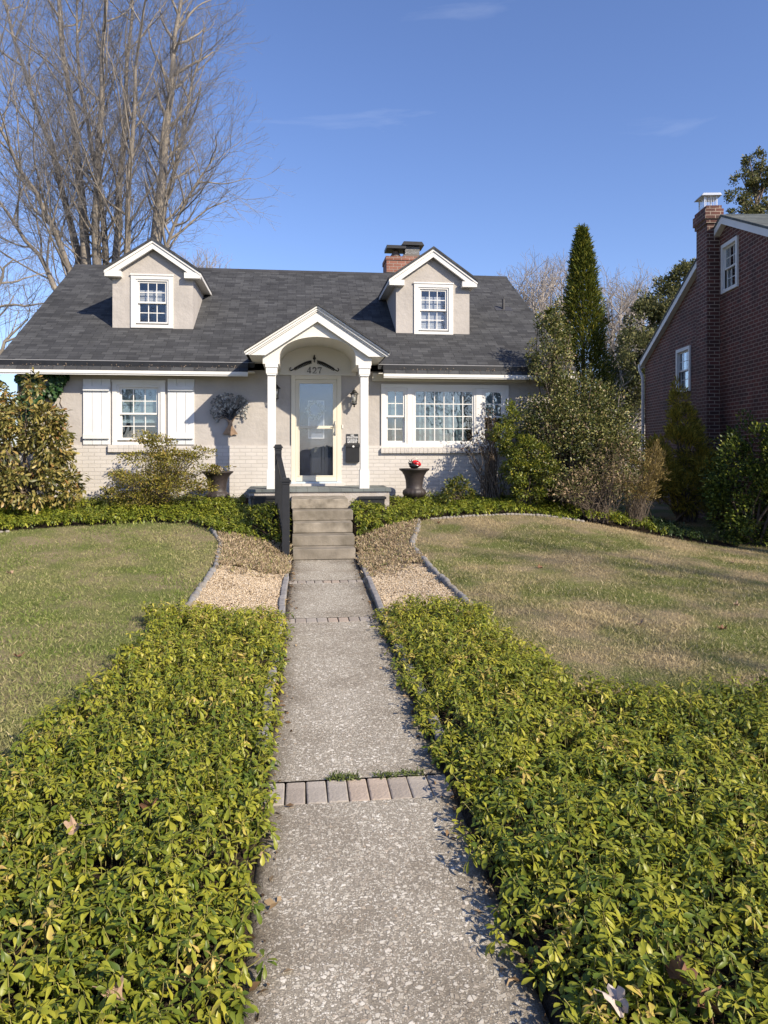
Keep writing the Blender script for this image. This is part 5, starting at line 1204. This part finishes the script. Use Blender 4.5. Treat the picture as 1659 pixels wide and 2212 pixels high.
# thin sparse shrub against the right window
M_sparse = leafmat('dark_sparse_leaf', [(0, (.03, .022, .015)), (.6, (.07, .045, .028)), (.85, (.16, .09, .05)), (1, (.07, .09, .03))], .5, .25)
blobs = [B(1052, 905, 13.85, 24, 42), B(1040, 960, 13.7, 38, 28), B(1068, 960, 13.8, 25, 45), B(1010, 965, 13.7, 22, 14)]
shrub('sparse_shrub', 'thin dark stemmed sparse shrub in front of the right side of the triple window', 'shrub', world(1062, 1085, 13.7), blobs, 420, .045, M_sparse, LEAF_OVAL, 60, .012, sub=.5, nsub=12, shell=.2, seed=3)
# holly
M_holly = leafmat('holly_leaf', [(0, (.03, .05, .012)), (.4, (.085, .10, .025)), (.7, (.175, .175, .05)), (.9, (.30, .28, .10)), (.96, (.42, .30, .19)), (1, (.38, .33, .20))], .42, .15, spec=.4)
blobs = [B(1202, 700, 13.9, 17, 42), B(1190, 730, 13.8, 26, 50), B(1212, 770, 13.8, 26, 45), B(1185, 790, 13.7, 40, 50), B(1250, 860, 13.5, 55, 45), B(1190, 860, 13.6, 55, 52), B(1300, 880, 13.4, 45, 45), B(1240, 920, 13.3, 78, 60), B(1170, 940, 13.5, 50, 60), B(1290, 980, 13.2, 60, 60), B(1215, 1000, 13.2, 65, 60), B(1150, 1030, 13.5, 50, 40), B(1205, 665, 13.9, 8, 22), B(1165, 700, 13.9, 9, 28), B(1228, 720, 13.9, 6, 26), B(1270, 815, 13.6, 9, 26), B(1335, 940, 13.2, 38, 50), B(1350, 1010, 13.1, 38, 50), B(1150, 765, 13.8, 14, 30)]
blobs = [(c, (r[0]*(1.14 if c[2] < 3.1 else .88), r[1]*1.1, r[2]*1.06)) for c, r in blobs]
shrub('holly', 'tall holly with small glossy dark leaves at the right corner of the house', 'shrub', world(1215, 1100, 13.6), blobs, 32000, .048, M_holly, LEAF_OVAL, 110, .03, up=.2, sub=.42, nsub=30, seed=8, jitter=.7)
M_yg = leafmat('privet_leaf', [(0, (.045, .07, .012)), (.5, (.13, .16, .025)), (.85, (.26, .27, .035)), (1, (.38, .33, .05))], .42, .25)
blobs = [B(1100, 900, 13.5, 20, 30), B(1085, 940, 13.3, 25, 25), B(1115, 960, 13.2, 40, 35), B(1150, 985, 13.0, 40, 35), B(1130, 1015, 13.0, 48, 30), B(1175, 1020, 12.9, 40, 28), B(1140, 1060, 13.0, 40, 25)]
shrub('privet', 'yellow-green bushy shrub between the triple window and the holly', 'shrub', world(1135, 1095, 13.2), blobs, 11000, .044, M_yg, LEAF_OVAL, 26, .014, nsub=26)
M_beige = leafmat('beige_leaf', [(0, (.06, .07, .025)), (.3, (.13, .13, .045)), (.55, (.24, .19, .11)), (.85, (.42, .30, .20)), (1, (.12, .13, .05))], .7, .25, spec=.1)
blobs = [B(1285, 1020, 12.75, 55, 40), B(1340, 1045, 12.7, 50, 35), B(1240, 1060, 12.6, 45, 26), B(1335, 980, 12.8, 36, 34)]
shrub('dry_shrub', 'twiggy shrub with withered beige leaves in front of the holly', 'shrub', world(1290, 1105, 12.8), blobs, 2600, .05, M_beige, LEAF_OVAL, 170, .006, sub=.5, nsub=24, shell=.2, seed=12)
M_rust = leafmat('rust_twig', [(0, (.10, .08, .03)), (.6, (.24, .18, .07)), (1, (.38, .29, .12))], .7, .25, spec=.1)
blobs = [B(1395, 1020, 12.9, 40, 45), B(1375, 1060, 12.8, 50, 30), B(1415, 990, 13.0, 20, 34)]
shrub('feathery_shrub', 'rusty brown feathery shrub at the right end of the house bed', 'shrub', world(1370, 1105, 12.9), blobs, 4200, .06, M_rust, LEAF_LONG, 120, .006, up=1.0, sub=.45, nsub=22, shell=.2, seed=13)

def conifer(name, label, base, h, rfun, n, size, m, proto=LEAF_MID, group=None, trunk=.09, lean=.0, rough=.22, updir=.8):
    base = np.array(base, float); t = thing(name, tuple(base), label, 'tree', group)
    f = RNG.random(n)**.8; th_ = RNG.random(n)*2*pi; R = rfun(f)
    lump = 1+rough*(np.sin(f*h*5+3*th_)*np.sin(5*th_+f*7)+.6*np.sin(f*h*11+th_*7))
    rr = R*lump*(.25+.75*RNG.random(n)**.6); P = base+np.stack([rr*np.cos(th_)+lean*f*h, rr*np.sin(th_), f*h], 1); P += RNG.normal(size=P.shape)*.04
    A = np.stack([np.cos(th_), np.sin(th_), updir*np.ones(n)], 1)+RNG.normal(size=(n, 3))*.4
    V, F, Rr = leaves(P, A, rdir(n), size*(.7+.6*RNG.random(n)), proto); mesh_np('crown', V, F, m, t, rnd=Rr)
    tr = np.array([base+[lean*h*q, 0, h*q*.92] for q in np.linspace(0, 1, 6)]); V, F = polytubes([(tr, np.linspace(trunk, .01, 6))], 8); mesh_np('trunk', V, F, M_bark, t)
    return t
M_arb = leafmat('arborvitae_spray', [(0, (.03, .05, .008)), (.5, (.085, .11, .016)), (.85, (.19, .19, .028)), (1, (.30, .26, .04))], .6, .15, spec=.2)
def base_at(u_, Y): x, _ = at(u_, 900, Y); return (x, Y, float(gz(x, Y)))
def top_h(u_, v_, Y): b_ = base_at(u_, Y); return at(u_, v_, Y)[1]-b_[2]
def prof(pts): a, b_ = zip(*pts); return lambda f: np.interp(f, a, b_)
conifer('arborvitae', 'tall narrow pointed arborvitae right of the house', base_at(1264, 17), top_h(1255, 495, 17), prof([(0, .80), (.35, .72), (.6, .52), (.8, .34), (.93, .15), (1, .01)]), 36000, .10, M_arb, LEAF_LONG, rough=.2, lean=-.012)
conifer('arborvitae', 'shorter dark arborvitae showing left of the tall pointed one', base_at(1190, 16.6), top_h(1190, 672, 16.6), prof([(0, .55), (.5, .42), (.85, .2), (1, .01)]), 6500, .11, M_arb, LEAF_LONG, rough=.12)
M_gold = leafmat('golden_conifer', [(0, (.12, .13, .02)), (.5, (.34, .29, .045)), (1, (.66, .50, .08))], .6, .25, spec=.2)
shrub('golden_cypress', 'golden brown cone shaped conifer against the brick house', 'tree', base_at(1478, 15.1), [B(1480, 1060, 15.1, 82, 50), B(1432, 1030, 14.9, 40, 48), B(1525, 1035, 14.7, 40, 45), B(1465, 970, 15.1, 60, 48), B(1500, 985, 15.0, 42, 30), B(1472, 915, 15.1, 34, 38), B(1495, 930, 15.1, 22, 24), B(1466, 868, 15.1, 17, 34), B(1462, 842, 15.1, 7, 20), B(1425, 985, 15.0, 20, 24)], 17000, .10, M_gold, LEAF_LONG, 30, .03, up=.6, sub=.30, nsub=36, shell=.65, seed=15)
M_yew = leafmat('yew_leaf', [(0, (.02, .04, .008)), (.5, (.06, .09, .014)), (.85, (.15, .18, .025)), (1, (.25, .25, .04))], .5, .15, spec=.3)
yb_ = (8.2, 12.3, 0.05)
shrub('yew', 'big dark rounded yew by the right edge of the lawn', 'shrub', yb_, [((8.15, 12.35, 1.25), (.72, .75, 1.1)), ((7.95, 12.3, .8), (.66, .75, .75)), ((8.35, 12.1, 1.6), (.5, .55, .8)), ((8.85, 11.2, 1.2), (.75, .6, 1.2))], 26000, .055, M_yew, LEAF_OVAL, 20, .03, sub=.24, nsub=60, shell=.8)

# evergreens and pines further back
M_far = leafmat('far_evergreen', [(0, (.06, .07, .03)), (.5, (.13, .14, .055)), (1, (.24, .22, .10))], .7, .2, spec=.15)
M_fard = leafmat('far_dark_evergreen', [(0, (.03, .04, .025)), (.5, (.07, .08, .045)), (1, (.14, .14, .08))], .7, .15, spec=.15)
def far_tree(label, u_, vtop, Y, blobs, n, size, m, nsub=40, group='trees behind the houses', trunk=.16, shell=.5):
    b = base_at(u_, Y); t = thing('evergreen_tree', b, label, 'tree', group); P, D = clumps([B(*q) for q in blobs], n, .36, nsub, shell)
    V, F, Rr = leaves(P, D+RNG.normal(size=D.shape)*.5, rdir(len(P)), size*(.6+.8*RNG.random(len(P))), LEAF_OVAL); mesh_np('crown', V, F, m, t, rnd=Rr)
    top = world(u_, vtop+30, Y); tr = np.array([np.array(b)+(top-np.array(b))*q for q in np.linspace(0, 1, 6)]); L_ = [(tr, np.linspace(trunk, .03, 6))]
    for q in RNG.choice(len(P), 34, replace=False):
        e = P[q]; s0 = tr[0]+(tr[-1]-tr[0])*np.clip((e[2]-b[2])/(top[2]-b[2])-.12, .1, .95); L_.append((np.array([s0, (s0+e)/2+[0, 0, .1], e]), np.array([.05, .035, .012])))
    V, F = polytubes(L_, 5); mesh_np('trunk', V, F, M_bark, t); return t
far_tree('broad olive evergreen rising behind the left slope of the brick house roof', 1450, 590, 29, [(1470, 600, 29, 36, 30), (1440, 650, 29, 50, 45), (1400, 700, 29, 50, 50), (1470, 700, 29.5, 60, 60), (1375, 770, 28.5, 45, 55), (1430, 790, 29, 60, 60), (1500, 580, 29.5, 20, 18), (1360, 850, 29, 35, 40)], 34000, .10, M_far)
far_tree('dark open evergreen seen low between the two houses', 1345, 760, 31, [(1340, 790, 31, 40, 35), (1330, 850, 31, 45, 40), (1365, 910, 31, 40, 45), (1330, 960, 31, 50, 40)], 9000, .10, M_fard, nsub=20)
far_tree('tall pine standing behind the brick house at the right edge', 1635, 330, 31, [(1628, 350, 31, 22, 26), (1605, 385, 31, 28, 16), (1650, 395, 31, 35, 26), (1590, 425, 31, 26, 14), (1635, 440, 31, 40, 20), (1600, 460, 31, 32, 14), (1670, 460, 31, 40, 30), (1680, 380, 31, 30, 40), (1690, 520, 31, 60, 60), (1640, 520, 31, 60, 40)], 20000, .10, M_far, nsub=22, trunk=.22)

# ------------------------------------------------------------------ bare trees
M_limb = mat('grey_bark', (.17, .15, .13), .9, color2=(.30, .26, .21), vscale=1.6, bump=.5, bscale=20)
M_twig = mat('twig_bark', (.21, .20, .20), .85, var=.3, vscale=1.2)
M_twigp = mat('pale_twig_bark', (.36, .32, .29), .85, var=.2, vscale=1.2)
def mk_tree(label, base, stems, spec, seed, twig=M_twig, limb=M_limb, group='bare trees behind the house', k0=10):
    t = thing('bare_tree', tuple(base), label, 'tree', group); lv = bare_tree(stems, spec, seed)
    V, F = polytubes(lv[0], k0); V2, F2 = polytubes(lv[1], 6); mesh_np('trunk', np.concatenate([V, V2]), np.concatenate([F, F2+len(V)]), limb, t, smooth=True)
    V, F = polytubes([q for l_ in lv[2:] for q in l_], 3); mesh_np('crown', V, F, twig, t); return t
def stem(pts, r0, r1, Y, n=14):
    W_ = np.array([world(u_, v_, Y+dy) for u_, v_, dy in pts]); tt = np.linspace(0, 1, len(W_)); q = np.linspace(0, 1, n)
    P = np.stack([np.interp(q, tt, W_[:, k]) for k in range(3)], 1)
    for _ in range(2): P[1:-1] = (P[:-2]+2*P[1:-1]+P[2:])/4
    P[1:-1, :2] += np.random.default_rng(int(abs(pts[0][0]*7)+abs(pts[-1][0]))).normal(size=(n-2, 2))*.05
    return (P, np.linspace(r0, r1, n))
YT = 27
stems = [stem([(212, 1035, 0), (195, 700, 0), (188, 560, 0), (165, 300, .5), (128, 60, 1), (110, -220, 1.5)], .26, .02, YT),
         stem([(212, 1035, 0), (205, 700, -.2), (200, 560, -.2), (215, 330, -.6), (222, 100, -1), (240, -260, -1)], .24, .02, YT),
         stem([(215, 1035, 0), (180, 640, .3), (150, 470, .8), (90, 260, 1.5), (10, 30, 2.5), (-30, -100, 3)], .17, .02, YT),
         stem([(215, 1035, 0), (170, 620, .2), (110, 480, -1), (30, 330, -2), (-60, 150, -3)], .14, .02, YT),
         stem([(222, 1035, 0), (245, 700, 0), (252, 560, 0), (262, 340, 0), (285, 120, .2), (290, -200, .3)], .21, .02, YT),
         stem([(222, 1035, 0), (232, 640, 0), (226, 470, .2), (190, 280, 1.2), (160, 90, 2), (165, -150, 2)], .15, .02, YT),
         stem([(225, 1035, 0), (262, 650, -.4), (280, 520, -.6), (278, 300, -1), (300, 130, -1.5), (330, -120, -2)], .15, .02, YT),
         stem([(215, 1035, 0), (165, 690, 0), (90, 560, -.5), (20, 470, -1), (-70, 330, -1.6)], .13, .02, YT)]
spec = [dict(n=15, len=4.8, ang=44, up=.10, wob=.09, r=.038, seg=9, t0=.27, ref=15, rmin=.010),
        dict(n=9, len=2.2, ang=34, up=.07, wob=.12, r=.0115, seg=5, t0=.12, ref=4, rmin=.004),
        dict(n=6, len=1.2, ang=34, up=.05, wob=.15, r=.0065, seg=3, t0=.1, ref=2, rmin=.004),
        dict(n=3, len=.5, ang=35, up=.02, wob=.15, r=.0045, seg=2, t0=.15, ref=.9, rmin=.003)]
b0 = base_at(218, YT)
mk_tree('huge bare multi-stemmed tree behind the left half of the house', b0, stems, spec, 21)
YT2 = 26.5
stems = [stem([(332, 1035, 0), (330, 700, 0), (334, 520, 0), (350, 340, 0), (372, 180, 0), (392, 20, 0), (405, -160, 0)], .24, .025, YT2),
         stem([(334, 1035, 0), (340, 640, .2), (345, 520, .3), (372, 380, .7), (415, 210, 1), (440, 60, 1.2)], .15, .02, YT2),
         stem([(334, 1035, 0), (345, 620, -.2), (362, 520, -.5), (410, 420, -1), (460, 340, -1.3)], .10, .02, YT2)]
spec2 = [dict(n=22, len=2.6, ang=42, up=.09, wob=.10, r=.06, seg=9, t0=.42, ref=14, rmin=.010), *spec[1:]]
mk_tree('bare tree with one tall leaning trunk behind the left dormer', base_at(334, YT2), stems, spec2, 5)
stems = [stem([(-150, 1035, 0), (-140, 700, 0), (-130, 450, 0), (-120, 200, 0)], .25, .03, 24), stem([(-150, 1035, 0), (-90, 760, -.3), (-20, 640, -.5), (30, 560, -.8)], .16, .02, 24), stem([(-150, 1035, 0), (-60, 840, -.5), (0, 760, -.7), (60, 690, -.9)], .12, .02, 24)]
spec3 = [dict(n=12, len=3.0, ang=48, up=.05, wob=.12, r=.05, seg=8, t0=.35, ref=11, rmin=.010), *spec[1:]]
mk_tree('bare tree reaching in from the left edge beside the house roof', base_at(-150, 24), stems, spec3, 9)
spec4 = [dict(n=13, len=3.2, ang=42, up=.08, wob=.12, r=.05, seg=6, t0=.3, ref=8, rmin=.015), dict(n=8, len=1.6, ang=38, up=.05, wob=.14, r=.022, seg=4, t0=.1, ref=3, rmin=.010), dict(n=6, len=.9, ang=36, up=.03, wob=.15, r=.014, seg=3, t0=.1, ref=1.5, rmin=.007)]
for q, (u_, vt, Y, lab) in enumerate([(1135, 615, 42, 'pale bare tree beyond the right end of the house roof'), (1195, 600, 45, 'pale bare tree just left of the tall arborvitae'), (1325, 650, 40, 'pale bare tree just right of the tall arborvitae'), (1375, 640, 46, 'pale bare tree between the arborvitae and the olive evergreen'), (420, 585, 50, 'far bare treetop peeping over the roof between the dormers'), (1345, 860, 30, 'thin bare sapling between the two houses')]):
    b = base_at(u_, Y); hp = (1035-vt)
    st_ = [stem([(u_+dx*.15, 1025, 0), (u_+dx*.4, 1025-hp*.4, d*.3), (u_+dx*.7, 1025-hp*.7, d*.7), (u_+dx, 1025-hp*.97, d)], (.20*Y/45 if q < 5 else .045), (.03 if q < 5 else .015), Y, 8) for dx, d in ((-26, 1), (18, -1), (-4, .5), (42, 0))]
    mk_tree(lab, b, st_, spec4, 40+q, twig=M_twigp, limb=M_twigp, k0=6)
# street trees behind the camera: they shade the lawn and show in the window panes
for q, (x, y, h, lab) in enumerate([(20, -9.5, 19, 'bare street tree behind the camera to the right'), (13, -19, 17, 'bare street tree across the road'), (-3, -24, 13, 'bare tree across the road'), (24, -5, 17, 'bare tree far right of the camera'), (-14, -32, 15, 'bare tree beyond the road'), (14, -34, 16, 'bare tree beyond the road at the right')]):
    b = (x, y, 0.0); rg = np.random.default_rng(q); st_ = []
    for k in range(4):
        d = np.array([cos(k*1.6+q), sin(k*1.6+q), 0])*(.12+.05*k); st_.append(grow((x, y, 0), d+[0, 0, 1], h*(.95-.08*k), .22-.03*k, .03, 9, .05, .05, rg))
    mk_tree(lab, b, st_, [dict(n=11, len=4.2, ang=42, up=.09, wob=.1, r=.07, seg=6, t0=.3, ref=h, rmin=.015), dict(n=8, len=2.0, ang=38, up=.05, wob=.13, r=.028, seg=4, t0=.1, ref=4, rmin=.010), dict(n=7, len=1.0, ang=36, up=.03, wob=.15, r=.014, seg=2, t0=.1, ref=2, rmin=.006)], 60+q, k0=6, group='bare trees along the street')

# the other side of the street: road, pavement and two houses, seen in the window panes
g = MB(); g.box(-300, 300, -12, -4.5, -.05, .004); tag(g.build('road', mat('asphalt', (.05, .05, .052), .9, var=.2, vscale=4)), kind='structure')
g = MB(); g.box(-300, 300, -3.2, -.3, -.06, .012) if False else g.box(-300, 300, -3.4, -1.9, -.06, .03); tag(g.build('pavement', mat('pavement_concrete', (.33, .31, .28), .9, var=.15, vscale=2)), kind='structure')
for q in range(14):
    x = -34+q*5.2+random.uniform(-1, 1); x *= 2; b = (x, -85+random.uniform(-3, 3), 0.0); hgt = random.uniform(1.3, 2.4)
    conifer('evergreen_tree', '%s evergreen from the left in the far row behind the camera' % ordn(q), b, hgt, prof([(0, 1.6), (.4, 1.7), (.8, .8), (1, .05)]), 1500, .5, M_fard, group='evergreens beyond the street', rough=.3)
# ------------------------------------------------------------------ fallen leaves
M_dl = [mat('dry_leaf_tan', (.34, .23, .15), .8, var=.25, vscale=30), mat('dry_leaf_rust', (.20, .10, .055), .8, var=.3, vscale=30), mat('dry_leaf_grey', (.44, .37, .33), .8, var=.2, vscale=30)]
def dead_leaf(x, y, z, s_, m, lab, seed):
    rr = random.Random(seed); n = 22; pts = []
    for k in range(n):
        t = 2*pi*k/n; r_ = s_*(.55+.45*abs(cos(2.5*t)))*(.85+.3*rr.random()); pts.append((r_*cos(t), .7*r_*sin(t), .3*s_*sin(2*t+seed)+.25*s_*sin(3*t+2*seed)*rr.random()+.6*r_*r_/s_))
    g = MB(); g.add([(0, 0, 0)]+pts, [(0, 1+k, 1+(k+1) % n) for k in range(n)]); g.tube([(0, 0, 0), (s_*.6, s_*.5, .02), (s_*1.1, s_*1.0, .02)], .0015, 4)
    o = g.build('fallen_leaf', m, loc=(0, 0, 0)); o.location = (x, y, z); o.rotation_euler = (rr.uniform(-.6, .6), rr.uniform(-.5, .5), rr.uniform(0, 6)); tag(o, lab, 'fallen leaf', 'fallen leaves')
for q, (u_, v_, z, s_, m, lab) in enumerate([(160, 1792, .24, .055, 0, 'curled tan leaf lying on the left ground cover'), (330, 1745, .23, .06, 1, 'dark brown leaf sunk in the left ground cover below the tan one'), (245, 2155, .20, .05, 0, 'crumpled tan leaf near the bottom of the left ground cover'), (1465, 2115, .22, .065, 1, 'rust red oak leaf on the right ground cover'), (1335, 2165, .20, .05, 2, 'pale grey leaf near the bottom of the right ground cover'), (1530, 2175, .2, .06, 1, 'brown leaf at the bottom right corner of the right ground cover'), (300, 1405, .23, .07, 1, 'brown leaf at the lawn edge of the left ground cover')]):
    x, y = atz(u_, v_, z-.05); dead_leaf(x, y, z-.05, s_*.95, M_dl[m], lab, q+1)
for q, (x, y, m, lab) in enumerate([(4.6, 7.3, 0, 'tan leaf in the middle of the right lawn'), (3.2, 6.6, 0, 'tan leaf on the right lawn close to the ground cover'), (3.9, 6.4, 1, 'brown leaf on the right lawn near the ground cover'), (3.1, 9.2, 1, 'brown leaf on the right lawn towards the house'), (6.2, 9.9, 0, 'tan leaf on the far right of the right lawn'), (-3.4, 9.3, 0, 'tan leaf on the left lawn'), (-2.2, 6.2, 1, 'brown leaf on the left lawn beside the ground cover'), (2.35, 12.1, 1, 'orange brown leaf at the corner of the right house bed')]):
    dead_leaf(x, y, float(gz(x, y))+.015, .042, M_dl[m], lab, q+20)
# weeds in the nearest brick course
M_weed = leafmat('weed_leaf', [(0, (.05, .08, .02)), (1, (.14, .17, .04))], .6, .2)
for (x0, x1, lab) in ((.17, .33, 'small weed in the joint behind the middle of the nearest brick course'), (.42, .68, 'low green weed along the right half of the nearest brick course')):
    n = 170; P = np.stack([RNG.uniform(x0, x1, n), 3.68+.25+RNG.normal(size=n)*.014, np.full(n, .05)+RNG.random(n)*.012], 1); V, F, Rr = leaves(P, rdir(n, (0, 0, .6)), rdir(n), .025, LEAF_LONG, wscale=1.4)
    tag(mesh_np('weed', V, F, M_weed, rnd=Rr, loc=((x0+x1)/2, 3.93, .045)), lab, 'weed')
